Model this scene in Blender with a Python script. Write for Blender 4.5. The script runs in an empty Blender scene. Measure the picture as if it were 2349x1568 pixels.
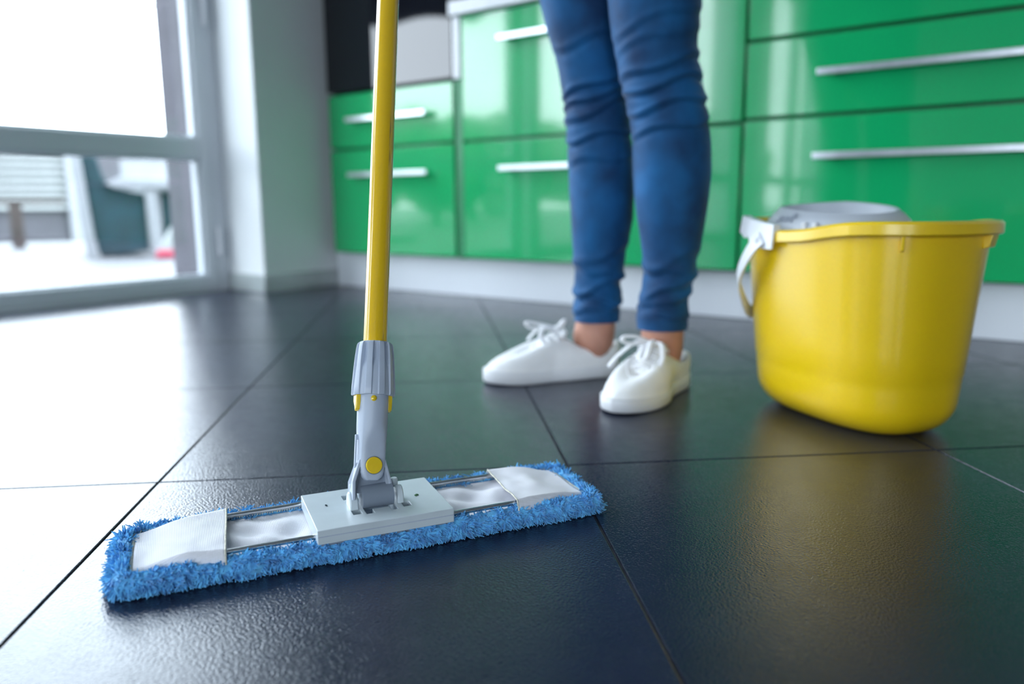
import bpy, bmesh, math, random
import numpy as np
from mathutils import Vector, Matrix, noise

R = math.radians
S = bpy.context.scene
COL = S.collection
random.seed(7)
rng = np.random.default_rng(7)

# ------------------------------------------------------------------ camera
cam_d = bpy.data.cameras.new('camera')
cam = bpy.data.objects.new('camera', cam_d)
COL.objects.link(cam)
yaw, pitch, roll = R(53.35188), R(10.08168), R(-0.38187)
# room axes: X along the cabinets, Y into the cabinets, Z up
fh = Vector((-math.cos(R(90) - yaw) * 1.0, math.cos(yaw) * 1.0, 0))
fh = Vector((-math.cos(yaw), math.sin(yaw), 0)).normalized()
rt = Vector((math.sin(yaw), math.cos(yaw), 0)).normalized()
fw = (fh * math.cos(pitch) - Vector((0, 0, 1)) * math.sin(pitch)).normalized()
up0 = rt.cross(fw)
rr_ = rt * math.cos(roll) + up0 * math.sin(roll)
uu_ = -rt * math.sin(roll) + up0 * math.cos(roll)
m = Matrix((rr_, uu_, -fw)).transposed().to_4x4()
m.translation = Vector((0, 0, 0.296))
cam.matrix_world = m
cam_d.sensor_width = 36.0
cam_d.lens = 1795.045 * 36.0 / 2349.0
cam_d.clip_start = 0.02
cam_d.clip_end = 200
cam_d.dof.use_dof = True
cam_d.dof.focus_distance = 0.70
cam_d.dof.aperture_fstop = 2.7
S.camera = cam

# ------------------------------------------------------------------ world, light, exposure
SKY = 9.6
W = bpy.data.worlds.new('sky')
S.world = W
W.use_nodes = True
nt = W.node_tree
bg = nt.nodes['Background']
geo = nt.nodes.new('ShaderNodeNewGeometry')
sep = nt.nodes.new('ShaderNodeSeparateXYZ')
rmp = nt.nodes.new('ShaderNodeValToRGB')
rmp.color_ramp.elements[0].position = 0.0
rmp.color_ramp.elements[0].color = (0.86, 0.905, 1.0, 1)
rmp.color_ramp.elements[1].position = 1.0
rmp.color_ramp.elements[1].color = (0.78, 0.87, 1.0, 1)
tc = nt.nodes.new('ShaderNodeTexCoord')
nt.links.new(tc.outputs['Generated'], sep.inputs[0])
nt.links.new(sep.outputs['Z'], rmp.inputs[0])
nt.links.new(rmp.outputs[0], bg.inputs['Color'])
bg.inputs['Strength'].default_value = SKY
S.view_settings.view_transform = 'Standard'
S.view_settings.look = 'None'
S.view_settings.gamma = 1.0
S.view_settings.use_curve_mapping = False
S.view_settings.exposure = 0.42
S.cycles.use_denoising = True
S.cycles.max_bounces = 10
S.cycles.diffuse_bounces = 5
S.cycles.glossy_bounces = 5
S.cycles.transparent_max_bounces = 12
S.cycles.caustics_reflective = False
S.cycles.caustics_refractive = False
S.cycles.sample_clamp_indirect = 8.0

# glazed openings of the window wall: (y0, y1) of each leaf, outer edges of the frame
XW = -2.45
LEAVES = [(0.385, 1.63), (-0.845, 0.325), (-2.60, -1.45), (-4.05, -3.20), (-5.05, -4.05)]
TOP = 2.25
# unseen windows added for fill light: (x, y, turn, width)
FILL_WINDOWS = [(0.55, -5.3, R(90), 1.25), (1.80, -5.3, R(90), 1.25), (2.6, -3.00, R(180), 1.25)]
PORTALS = [(XW - 0.22, (y0 + y1) / 2, 0.0, y1 - y0) for y0, y1 in LEAVES]
PORTALS += [(x - 0.22 * math.cos(a), y - 0.22 * math.sin(a), a, w) for x, y, a, w in FILL_WINDOWS]
for i, (px_, py_, pa_, pw_) in enumerate(PORTALS):
    ld = bpy.data.lights.new('window_portal', 'AREA')
    ld.shape = 'RECTANGLE'
    ld.size = TOP
    ld.size_y = pw_
    ld.cycles.is_portal = True
    lo = bpy.data.objects.new('window_portal', ld)
    COL.objects.link(lo)
    lo.matrix_world = Matrix.Translation((px_, py_, TOP / 2)) @ Matrix.Rotation(pa_, 4, 'Z') @ Matrix.Rotation(R(-90), 4, 'Y')

# ------------------------------------------------------------------ materials
def mat(name, base, rough=0.5, spec=0.5, metal=0.0, ior=1.5, coat=0.0, coat_rough=0.03, sss=0.0,
        noise_scale=None, noise_amt=0.0, bump_scale=None, bump=0.0, bump_dist=0.001, sheen=0.0, trans=0.0):
    M = bpy.data.materials.new(name)
    M.use_nodes = True
    t = M.node_tree
    b = t.nodes['Principled BSDF']
    b.inputs['Base Color'].default_value = (*base, 1)
    b.inputs['Roughness'].default_value = rough
    b.inputs['Specular IOR Level'].default_value = spec
    b.inputs['Metallic'].default_value = metal
    b.inputs['IOR'].default_value = ior
    b.inputs['Coat Weight'].default_value = coat
    b.inputs['Coat Roughness'].default_value = coat_rough
    b.inputs['Sheen Weight'].default_value = sheen
    if sss:
        b.inputs['Subsurface Weight'].default_value = sss
        b.inputs['Subsurface Radius'].default_value = (0.012, 0.006, 0.003)
        b.inputs['Subsurface Scale'].default_value = 0.5
    co = t.nodes.new('ShaderNodeTexCoord')
    if noise_scale:
        n = t.nodes.new('ShaderNodeTexNoise')
        n.inputs['Scale'].default_value = noise_scale
        n.inputs['Detail'].default_value = 5
        t.links.new(co.outputs['Object'], n.inputs['Vector'])
        cr = t.nodes.new('ShaderNodeValToRGB')
        lo = tuple(max(0, c * (1 - noise_amt)) for c in base)
        hi = tuple(min(1, c * (1 + noise_amt)) for c in base)
        cr.color_ramp.elements[0].position = 0.3
        cr.color_ramp.elements[1].position = 0.7
        cr.color_ramp.elements[0].color = (*lo, 1)
        cr.color_ramp.elements[1].color = (*hi, 1)
        t.links.new(n.outputs['Fac'], cr.inputs[0])
        t.links.new(cr.outputs[0], b.inputs['Base Color'])
    if bump_scale:
        n2 = t.nodes.new('ShaderNodeTexNoise')
        n2.inputs['Scale'].default_value = bump_scale
        n2.inputs['Detail'].default_value = 3
        t.links.new(co.outputs['Object'], n2.inputs['Vector'])
        bp = t.nodes.new('ShaderNodeBump')
        bp.inputs['Strength'].default_value = bump
        bp.inputs['Distance'].default_value = bump_dist
        t.links.new(n2.outputs['Fac'], bp.inputs['Height'])
        t.links.new(bp.outputs[0], b.inputs['Normal'])
    return M

M = {}
M['wall'] = mat('white_paint', (0.74, 0.77, 0.78), 0.55, noise_scale=3, noise_amt=0.03, bump_scale=120, bump=0.05)
M['grey_wall'] = mat('grey_paint', (0.20, 0.22, 0.23), 0.6, noise_scale=3, noise_amt=0.04, bump_scale=120, bump=0.05)
M['ceiling'] = mat('ceiling_paint', (0.80, 0.82, 0.83), 0.8, noise_scale=2, noise_amt=0.02)
M['grout'] = mat('dark_grout', (0.055, 0.060, 0.070), 0.9, noise_scale=40, noise_amt=0.4)
M['pvc'] = mat('white_pvc', (0.62, 0.66, 0.70), 0.3, noise_scale=5, noise_amt=0.03)
M['green'] = mat('green_lacquer', (0.008, 0.43, 0.138), 0.10, spec=0.5, coat=0.7, coat_rough=0.02, noise_scale=2, noise_amt=0.04,
                 bump_scale=4, bump=0.02, bump_dist=0.004)
M['green_core'] = mat('green_edge', (0.012, 0.24, 0.09), 0.35, noise_scale=6, noise_amt=0.06)
M['carcass'] = mat('carcass_board', (0.55, 0.58, 0.60), 0.5, noise_scale=6, noise_amt=0.05)
M['plinth'] = mat('white_plinth', (0.78, 0.81, 0.86), 0.3, noise_scale=4, noise_amt=0.02)
M['alu'] = mat('brushed_aluminium', (0.72, 0.75, 0.79), 0.28, metal=0.9, noise_scale=60, noise_amt=0.06)
M['black_glass'] = mat('black_glass', (0.004, 0.005, 0.009), 0.03, spec=0.6, coat=0.0, noise_scale=3, noise_amt=0.1)
M['black_metal'] = mat('black_enamel', (0.012, 0.013, 0.018), 0.3, noise_scale=10, noise_amt=0.2)
M['worktop'] = mat('white_worktop', (0.80, 0.82, 0.85), 0.25, noise_scale=30, noise_amt=0.03)
M['base_tile'] = mat('grey_skirting_tile', (0.38, 0.42, 0.42), 0.08, spec=0.8, coat=0.6, noise_scale=9, noise_amt=0.15)
M['yellow'] = mat('yellow_plastic', (0.90, 0.60, 0.004), 0.30, spec=0.5, coat=1.0, coat_rough=0.27, sss=0.1, noise_scale=6, noise_amt=0.03)
M['pole'] = mat('yellow_enamel', (0.82, 0.51, 0.008), 0.18, coat=0.6, coat_rough=0.05)
M['grey_plastic'] = mat('grey_plastic', (0.46, 0.52, 0.62), 0.36, noise_scale=30, noise_amt=0.05, bump_scale=300, bump=0.05)
M['plate_plastic'] = mat('pale_grey_plastic', (0.58, 0.65, 0.69), 0.30, noise_scale=25, noise_amt=0.07, bump_scale=200, bump=0.05)
M['dark_plastic'] = mat('dark_grey_plastic', (0.22, 0.26, 0.32), 0.4, noise_scale=30, noise_amt=0.05)
M['strap'] = mat('white_plastic', (0.78, 0.80, 0.84), 0.35, noise_scale=8, noise_amt=0.02)
M['wringer'] = mat('light_grey_plastic', (0.56, 0.60, 0.66), 0.42, noise_scale=8, noise_amt=0.03)
M['print'] = mat('grey_print', (0.36, 0.40, 0.47), 0.5, noise_scale=50, noise_amt=0.1)
M['steel'] = mat('steel_rod', (0.66, 0.68, 0.70), 0.2, metal=1.0, noise_scale=50, noise_amt=0.08)
M['cloth'] = mat('white_cloth', (0.82, 0.82, 0.87), 0.9, spec=0.2, sheen=0.2, noise_scale=25, noise_amt=0.03)
M['hem'] = mat('cream_thread', (0.70, 0.68, 0.58), 0.9, spec=0.2, noise_scale=300, noise_amt=0.3)
M['fringe'] = mat('blue_microfibre', (0.13, 0.46, 0.98), 0.85, spec=0.25, sheen=0.35, noise_scale=120, noise_amt=0.35)
M['canvas'] = mat('white_canvas', (0.91, 0.91, 0.91), 0.85, spec=0.2, noise_scale=40, noise_amt=0.03, bump_scale=900, bump=0.15, bump_dist=0.0006)
M['rubber'] = mat('white_rubber', (0.82, 0.83, 0.85), 0.45, noise_scale=20, noise_amt=0.03)
M['lace'] = mat('white_lace', (0.88, 0.88, 0.90), 0.8, spec=0.2, noise_scale=300, noise_amt=0.08)
M['skin'] = mat('skin', (0.55, 0.27, 0.19), 0.5, spec=0.4, sss=0.2, noise_scale=30, noise_amt=0.12)
M['shirt'] = mat('grey_cotton', (0.12, 0.13, 0.16), 0.9, spec=0.2, noise_scale=40, noise_amt=0.1)
M['hair'] = mat('brown_hair', (0.06, 0.03, 0.015), 0.5, noise_scale=60, noise_amt=0.4)
M['decking'] = mat('pale_decking', (0.070, 0.071, 0.076), 0.6, noise_scale=8, noise_amt=0.12)
M['garden_white'] = mat('white_garden_paint', (0.19, 0.197, 0.21), 0.5, noise_scale=5, noise_amt=0.06)
M['teal'] = mat('teal_fabric', (0.0012, 0.020, 0.030), 0.8, noise_scale=9, noise_amt=0.25)
M['rail'] = mat('brown_wood', (0.035, 0.023, 0.021), 0.6, noise_scale=12, noise_amt=0.3)
M['siding'] = mat('lavender_siding', (0.050, 0.048, 0.058), 0.6, noise_scale=6, noise_amt=0.08)
M['louver'] = mat('pale_louvre', (0.25, 0.265, 0.262), 0.5, noise_scale=6, noise_amt=0.08)
M['leaf'] = mat('leaf_green', (0.030, 0.075, 0.014), 0.6, noise_scale=5, noise_amt=0.6)
M['bark'] = mat('bark', (0.05, 0.035, 0.025), 0.9, noise_scale=20, noise_amt=0.4)
M['pink'] = mat('pink_plastic', (0.30, 0.02, 0.05), 0.4, noise_scale=10, noise_amt=0.1)
M['brick'] = mat('rendered_outer_wall', (0.072, 0.068, 0.084), 0.8, noise_scale=12, noise_amt=0.1)
M['parasol'] = mat('navy_canvas', (0.006, 0.007, 0.013), 0.8, noise_scale=20, noise_amt=0.2)
M['herb'] = mat('green_crumb', (0.03, 0.12, 0.04), 0.7, noise_scale=100, noise_amt=0.3)
M['ground'] = mat('pale_paving', (0.24, 0.25, 0.25), 0.8, noise_scale=1.5, noise_amt=0.2)


def tile_material():
    Mt = bpy.data.materials.new('slate_tile')
    Mt.use_nodes = True
    t = Mt.node_tree
    b = t.nodes['Principled BSDF']
    L = t.links.new
    co = t.nodes.new('ShaderNodeNewGeometry')
    oi = t.nodes.new('ShaderNodeObjectInfo')
    n1 = t.nodes.new('ShaderNodeTexNoise')
    n1.inputs['Scale'].default_value = 5
    n1.inputs['Detail'].default_value = 8
    n1.inputs['Roughness'].default_value = 0.65
    L(co.outputs['Position'], n1.inputs['Vector'])
    cr = t.nodes.new('ShaderNodeValToRGB')
    cr.color_ramp.elements[0].position = 0.30
    cr.color_ramp.elements[1].position = 0.72
    cr.color_ramp.elements[0].color = (0.008, 0.011, 0.024, 1)
    cr.color_ramp.elements[1].color = (0.020, 0.025, 0.048, 1)
    L(n1.outputs['Fac'], cr.inputs[0])
    mx = t.nodes.new('ShaderNodeMix')
    mx.data_type = 'RGBA'
    mx.blend_type = 'MULTIPLY'
    mx.inputs[0].default_value = 1.0
    mr = t.nodes.new('ShaderNodeMapRange')
    mr.inputs['To Min'].default_value = 0.85
    mr.inputs['To Max'].default_value = 1.15
    L(oi.outputs['Random'], mr.inputs['Value'])
    L(cr.outputs[0], mx.inputs[6])
    L(mr.outputs[0], mx.inputs[7])
    L(mx.outputs[2], b.inputs['Base Color'])
    # faint dried wipe marks change the gloss
    n2 = t.nodes.new('ShaderNodeTexNoise')
    n2.inputs['Scale'].default_value = 38
    n2.inputs['Detail'].default_value = 9
    n2.inputs['Roughness'].default_value = 0.7
    L(co.outputs['Position'], n2.inputs['Vector'])
    rr = t.nodes.new('ShaderNodeMapRange')
    rr.inputs['From Min'].default_value = 0.3
    rr.inputs['From Max'].default_value = 0.7
    rr.inputs['To Min'].default_value = 0.13
    rr.inputs['To Max'].default_value = 0.26
    L(n2.outputs['Fac'], rr.inputs['Value'])
    L(rr.outputs[0], b.inputs['Roughness'])
    b.inputs['Specular Tint'].default_value = (0.90, 0.96, 1.0, 1)
    b.inputs['IOR'].default_value = 1.50
    b.inputs['Specular IOR Level'].default_value = 0.5
    n3 = t.nodes.new('ShaderNodeTexNoise')
    n3.inputs['Scale'].default_value = 430
    n3.inputs['Detail'].default_value = 2
    L(co.outputs['Position'], n3.inputs['Vector'])
    n4 = t.nodes.new('ShaderNodeTexNoise')
    n4.inputs['Scale'].default_value = 60
    n4.inputs['Detail'].default_value = 4
    L(co.outputs['Position'], n4.inputs['Vector'])
    ad = t.nodes.new('ShaderNodeMath')
    ad.operation = 'MULTIPLY_ADD'
    ad.inputs[1].default_value = 0.0
    L(n4.outputs['Fac'], ad.inputs[0])
    L(n3.outputs['Fac'], ad.inputs[2])
    bp = t.nodes.new('ShaderNodeBump')
    bp.inputs['Strength'].default_value = 0.8
    bp.inputs['Distance'].default_value = 0.0006
    L(ad.outputs[0], bp.inputs['Height'])
    L(bp.outputs[0], b.inputs['Normal'])
    return Mt


M['tile'] = tile_material()


def glass_material():
    g = bpy.data.materials.new('window_glass')
    g.use_nodes = True
    t = g.node_tree
    for n in list(t.nodes):
        t.nodes.remove(n)
    out = t.nodes.new('ShaderNodeOutputMaterial')
    mixs = t.nodes.new('ShaderNodeMixShader')
    tr = t.nodes.new('ShaderNodeBsdfTransparent')
    tr.inputs[0].default_value = (0.94, 0.97, 0.97, 1)
    gl = t.nodes.new('ShaderNodeBsdfGlossy')
    gl.inputs['Roughness'].default_value = 0.02
    lw = t.nodes.new('ShaderNodeLayerWeight')
    pw = t.nodes.new('ShaderNodeMath')
    pw.operation = 'POWER'
    pw.inputs[1].default_value = 5.0
    t.links.new(lw.outputs['Facing'], pw.inputs[0])
    ma = t.nodes.new('ShaderNodeMath')
    ma.operation = 'MULTIPLY_ADD'
    ma.inputs[1].default_value = 0.7
    ma.inputs[2].default_value = 0.035
    t.links.new(pw.outputs[0], ma.inputs[0])
    t.links.new(ma.outputs[0], mixs.inputs[0])
    t.links.new(tr.outputs[0], mixs.inputs[1])
    t.links.new(gl.outputs[0], mixs.inputs[2])
    t.links.new(mixs.outputs[0], out.inputs[0])
    return g


M['glass'] = glass_material()


def denim_material():
    d = bpy.data.materials.new('blue_denim')
    d.use_nodes = True
    t = d.node_tree
    b = t.nodes['Principled BSDF']
    L = t.links.new
    co = t.nodes.new('ShaderNodeTexCoord')
    n = t.nodes.new('ShaderNodeTexNoise')
    n.inputs['Scale'].default_value = 14
    n.inputs['Detail'].default_value = 6
    L(co.outputs['Object'], n.inputs['Vector'])
    cr = t.nodes.new('ShaderNodeValToRGB')
    cr.color_ramp.elements[0].position = 0.3
    cr.color_ramp.elements[1].position = 0.75
    cr.color_ramp.elements[0].color = (0.004, 0.036, 0.110, 1)
    cr.color_ramp.elements[1].color = (0.008, 0.125, 0.330, 1)
    L(n.outputs['Fac'], cr.inputs[0])
    L(cr.outputs[0], b.inputs['Base Color'])
    b.inputs['Roughness'].default_value = 0.75
    b.inputs['Sheen Weight'].default_value = 0.22
    b.inputs['Sheen Roughness'].default_value = 0.35
    b.inputs['Specular IOR Level'].default_value = 0.3
    w = t.nodes.new('ShaderNodeTexWave')
    w.inputs['Scale'].default_value = 260
    w.bands_direction = 'DIAGONAL'
    L(co.outputs['Object'], w.inputs['Vector'])
    bp = t.nodes.new('ShaderNodeBump')
    bp.inputs['Strength'].default_value = 0.12
    bp.inputs['Distance'].default_value = 0.0005
    L(w.outputs['Fac'], bp.inputs['Height'])
    L(bp.outputs[0], b.inputs['Normal'])
    return d


M['denim'] = denim_material()


def pole_material():
    p = M['pole']
    t = p.node_tree
    b = t.nodes['Principled BSDF']
    L = t.links.new
    co = t.nodes.new('ShaderNodeTexCoord')
    mp = t.nodes.new('ShaderNodeMapping')
    mp.inputs['Scale'].default_value = (260, 260, 9)
    L(co.outputs['Object'], mp.inputs['Vector'])
    n = t.nodes.new('ShaderNodeTexNoise')
    n.inputs['Scale'].default_value = 1.0
    n.inputs['Detail'].default_value = 6
    L(mp.outputs[0], n.inputs['Vector'])
    # scratches only where the sleeve has rubbed: a narrow band along one side of the tube
    sp = t.nodes.new('ShaderNodeSeparateXYZ')
    L(co.outputs['Object'], sp.inputs[0])
    band = t.nodes.new('ShaderNodeMapRange')
    band.inputs['From Min'].default_value = 0.0012
    band.inputs['From Max'].default_value = 0.0035
    band.inputs['To Min'].default_value = 0.0
    band.inputs['To Max'].default_value = 0.30
    ab = t.nodes.new('ShaderNodeMath')
    ab.operation = 'SUBTRACT'
    ab.inputs[1].default_value = 0.0052
    L(sp.outputs['X'], ab.inputs[0])
    ab2 = t.nodes.new('ShaderNodeMath')
    ab2.operation = 'ABSOLUTE'
    L(ab.outputs[0], ab2.inputs[0])
    L(ab2.outputs[0], band.inputs['Value'])
    ad = t.nodes.new('ShaderNodeMath')
    ad.operation = 'ADD'
    L(n.outputs['Fac'], ad.inputs[0])
    L(band.outputs[0], ad.inputs[1])
    cr = t.nodes.new('ShaderNodeValToRGB')
    cr.color_ramp.elements[0].position = 0.36
    cr.color_ramp.elements[1].position = 0.42
    cr.color_ramp.elements[0].color = (0.10, 0.06, 0.01, 1)
    cr.color_ramp.elements[1].color = (0.82, 0.51, 0.008, 1)
    L(ad.outputs[0], cr.inputs[0])
    L(cr.outputs[0], b.inputs['Base Color'])


pole_material()

# ------------------------------------------------------------------ geometry helpers
class MB:
    """collects verts and faces of one mesh"""
    def __init__(self):
        self.v = []
        self.f = []

    def add(self, vs, fs):
        o = len(self.v)
        self.v += [tuple(p) for p in vs]
        self.f += [tuple(i + o for i in f) for f in fs]
        return self

    def box(self, x0, x1, y0, y1, z0, z1, mtx=None):
        vs = [Vector((x, y, z)) for z in (z0, z1) for x, y in ((x0, y0), (x1, y0), (x1, y1), (x0, y1))]
        if mtx is not None:
            vs = [mtx @ p for p in vs]
        return self.add(vs, [(3, 2, 1, 0), (4, 5, 6, 7), (0, 1, 5, 4), (1, 2, 6, 5), (2, 3, 7, 6), (3, 0, 4, 7)])

    def tube(self, pts, rad, n=10, closed=False, caps=True, squash=None, up=None):
        """round or flattened tube along a polyline; rad may be a list; squash = (a, b) radii factors"""
        pts = [Vector(p) for p in pts]
        k = len(pts)
        rad = rad if isinstance(rad, (list, tuple)) else [rad] * k
        tang = []
        for i in range(k):
            if closed:
                t = pts[(i + 1) % k] - pts[i - 1]
            else:
                t = pts[min(k - 1, i + 1)] - pts[max(0, i - 1)]
            tang.append(t.normalized())
        u = Vector(up) if up is not None else (Vector((0, 0, 1)) if abs(tang[0].z) < 0.9 else Vector((1, 0, 0)))
        rings = []
        for i in range(k):
            t = tang[i]
            s = t.cross(u)
            if s.length < 1e-6:
                s = t.orthogonal()
            s.normalize()
            if up is None:
                u = s.cross(t).normalized()
                uu = u
            else:
                uu = s.cross(t).normalized()
            sa, sb = squash or (1, 1)
            rings.append([pts[i] + (s * math.cos(a) * sa + uu * math.sin(a) * sb) * rad[i]
                          for a in (2 * math.pi * j / n for j in range(n))])
        return self.loft(rings, closed=closed, caps=caps)

    def loft(self, rings, closed=False, caps=True):
        n = len(rings[0])
        k = len(rings)
        vs = [p for r in rings for p in r]
        fs = []
        for i in range(k if closed else k - 1):
            a, b = i * n, ((i + 1) % k) * n
            for j in range(n):
                j2 = (j + 1) % n
                fs.append((a + j, a + j2, b + j2, b + j))
        if caps and not closed:
            fs.append(tuple(reversed(range(n))))
            fs.append(tuple((k - 1) * n + j for j in range(n)))
        return self.add(vs, fs)

    def grid(self, P):
        """P[i][j] -> open sheet"""
        a, b = len(P), len(P[0])
        return self.add([p for r in P for p in r],
                        [(i * b + j, (i + 1) * b + j, (i + 1) * b + j + 1, i * b + j + 1) for i in range(a - 1) for j in range(b - 1)])

    def build(self, name, material, parent=None, smooth=True, bevel=0.0, bevel_seg=2, angle=35, mtx=None):
        me = bpy.data.meshes.new(name)
        me.from_pydata(self.v, [], self.f)
        bm = bmesh.new()
        bm.from_mesh(me)
        bmesh.ops.recalc_face_normals(bm, faces=bm.faces)
        bm.to_mesh(me)
        bm.free()
        return link(name, me, material, parent, smooth, bevel, bevel_seg, angle)


def link(name, me, material, parent=None, smooth=True, bevel=0.0, bevel_seg=2, angle=35):
    me.materials.append(material)
    if smooth:
        me.polygons.foreach_set('use_smooth', [True] * len(me.polygons))
        if hasattr(me, 'set_sharp_from_angle'):
            me.set_sharp_from_angle(angle=R(angle))
    o = bpy.data.objects.new(name, me)
    COL.objects.link(o)
    if parent is not None:
        o.parent = parent
    if bevel > 0:
        bv = o.modifiers.new('bevel', 'BEVEL')
        bv.width = bevel
        bv.segments = bevel_seg
        bv.limit_method = 'ANGLE'
        bv.angle_limit = R(40)
    return o


def empty(name, loc=(0, 0, 0), rz=0.0, parent=None):
    o = bpy.data.objects.new(name, None)
    COL.objects.link(o)
    o.empty_display_size = 0.05
    o.location = loc
    o.rotation_euler = (0, 0, rz)
    if parent is not None:
        o.parent = parent
    return o


def tag(o, label, cat, group=None, kind=None):
    o['label'] = label
    o['category'] = cat
    if group:
        o['group'] = group
    if kind:
        o['kind'] = kind
    return o


def struct(o):
    o['kind'] = 'structure'
    return o


def lathe(mb, prof, n=32, mtx=None, caps=True):
    rings = []
    for r, z in prof:
        ring = [Vector((r * math.cos(2 * math.pi * j / n), r * math.sin(2 * math.pi * j / n), z)) for j in range(n)]
        if mtx is not None:
            ring = [mtx @ p for p in ring]
        rings.append(ring)
    mb.loft(rings, caps=caps)
    return mb


def smoothstep(a, b, x):
    t = min(1, max(0, (x - a) / (b - a)))
    return t * t * (3 - 2 * t)


# ------------------------------------------------------------------ room shell
RX0, RX1, RY0, RY1, RH = -2.45, 2.6, -5.3, 2.55, 2.6
fl = struct(MB().box(RX0 - 0.24, RX1 + 0.1, RY0 - 0.1, RY1 + 0.1, -0.20, -0.0022).build('floor', M['grout'], smooth=False))
# diagonal 45 cm tiles, each its own piece, clipped by the walls
TS = 0.45
GAP = 0.0012
ang_t = math.atan2(0.7355, -0.6775)
d1 = Vector((math.cos(ang_t), math.sin(ang_t)))
d2 = Vector((d1.y, -d1.x))
org = Vector((-0.7925, 0.4205))


def clip_poly(poly, x0, x1, y0, y1):
    for ax, lim, sgn in ((0, x0, 1), (0, x1, -1), (1, y0, 1), (1, y1, -1)):
        out = []
        for i in range(len(poly)):
            a, b = poly[i - 1], poly[i]
            da, db = sgn * (a[ax] - lim), sgn * (b[ax] - lim)
            if da >= 0 and db >= 0:
                out.append(b)
            elif da >= 0 or db >= 0:
                t = da / (da - db)
                p = a + (b - a) * t
                out.append(p)
                if db >= 0:
                    out.append(b)
        poly = out
        if len(poly) < 3:
            return []
    return poly


def tile_mesh(poly):
    c = sum(poly, Vector((0, 0))) / len(poly)
    n = len(poly)
    def ring(z, ins):
        return [((p - (p - c).normalized() * ins).x, (p - (p - c).normalized() * ins).y, z) for p in poly]
    mb = MB()
    mb.loft([ring(-0.0024, 0.0), ring(-0.0010, 0.0), ring(-0.0002, 0.0005), ring(0.0, 0.0013)])
    me = bpy.data.meshes.new('tile')
    mb.f = [f for f in mb.f if len(f) < 5 or True]
    me.from_pydata(mb.v, [], mb.f)
    bm = bmesh.new()
    bm.from_mesh(me)
    bmesh.ops.recalc_face_normals(bm, faces=bm.faces)
    bm.to_mesh(me)
    bm.free()
    me.materials.append(M['tile'])
    return me


full = None
for i in range(-16, 17):
    for j in range(-16, 17):
        o2 = org + d1 * (i * TS) + d2 * (j * TS)
        g = GAP
        poly = [o2 + d1 * g + d2 * g, o2 + d1 * (TS - g) + d2 * g, o2 + d1 * (TS - g) + d2 * (TS - g), o2 + d1 * g + d2 * (TS - g)]
        cl = clip_poly(poly, RX0, RX1, RY0, 1.952)
        if len(cl) < 3:
            continue
        area = 0.5 * abs(sum(cl[k - 1].x * cl[k].y - cl[k].x * cl[k - 1].y for k in range(len(cl))))
        if area < 0.004:
            continue
        cc = o2 + (d1 + d2) * (TS / 2)
        loc = Vector((cc.x, cc.y, random.uniform(-0.0003, 0.0)))
        if len(cl) == 4 and abs(area - (TS - 2 * g) ** 2) < 1e-6:
            if full is None:
                full = tile_mesh([p - cc for p in cl])
            me = full
        else:
            me = tile_mesh([p - cc for p in cl])
        o = bpy.data.objects.new('tile', me)
        COL.objects.link(o)
        o.parent = fl
        o.location = loc

struct(MB().box(RX0 - 0.24, RX1 + 0.1, RY0 - 0.1, RY1 + 0.1, RH, RH + 0.2).build('ceiling', M['ceiling'], smooth=False))
struct(MB().box(RX0 - 0.24, RX1 + 0.1, RY1, RY1 + 0.2, -0.2, RH).build('wall_back', M['wall'], smooth=False))
wr = MB().box(RX1, RX1 + 0.24, -2.375, RY1, -0.2, RH).box(RX1, RX1 + 0.24, RY0, -3.625, -0.2, RH).box(RX1, RX1 + 0.24, -3.625, -2.375, TOP, RH).box(RX1, RX1 + 0.24, -3.625, -2.375, -0.2, -0.004)
struct(wr.build('wall_right', M['grey_wall'], smooth=False))
wf = MB().box(RX0 - 0.24, -0.075, RY0 - 0.24, RY0, -0.2, RH).box(2.425, RX1 + 0.24, RY0 - 0.24, RY0, -0.2, RH).box(-0.075, 2.425, RY0 - 0.24, RY0, TOP, RH).box(-0.075, 2.425, RY0 - 0.24, RY0, -0.2, -0.004)
struct(wf.build('wall_front', M['grey_wall'], smooth=False))
# window wall: piers and lintel
wl = MB()
wl.box(-2.69, -2.40, -1.45, -0.845, -0.02, TOP)
wl.box(-2.69, -2.40, -3.20, -2.60, -0.02, TOP)
wl.box(-2.69, -2.40, -5.30, -5.05, -0.02, TOP)
wl.box(-2.69, -2.40, RY0, 1.63, TOP, RH)
struct(wl.build('wall_left', M['wall'], smooth=False))
# white pier between the glass door and the kitchen run
struct(MB().box(-2.69, -2.255, 1.63, 2.55, -0.02, RH).build('wall_corner', M['wall'], smooth=True, bevel=0.004))
struct(MB().box(-2.69, -2.515, 1.56, 1.63, -0.1, TOP).build('trim_1', M['brick'], smooth=False))
bb = MB()
bb.box(-2.45, -2.247, 1.620, 1.63, 0.0, 0.060)
bb.box(-2.255, -2.246, 1.621, 1.94, 0.0, 0.060)
struct(bb.build('baseboard_left', M['base_tile'], bevel=0.002))


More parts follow.
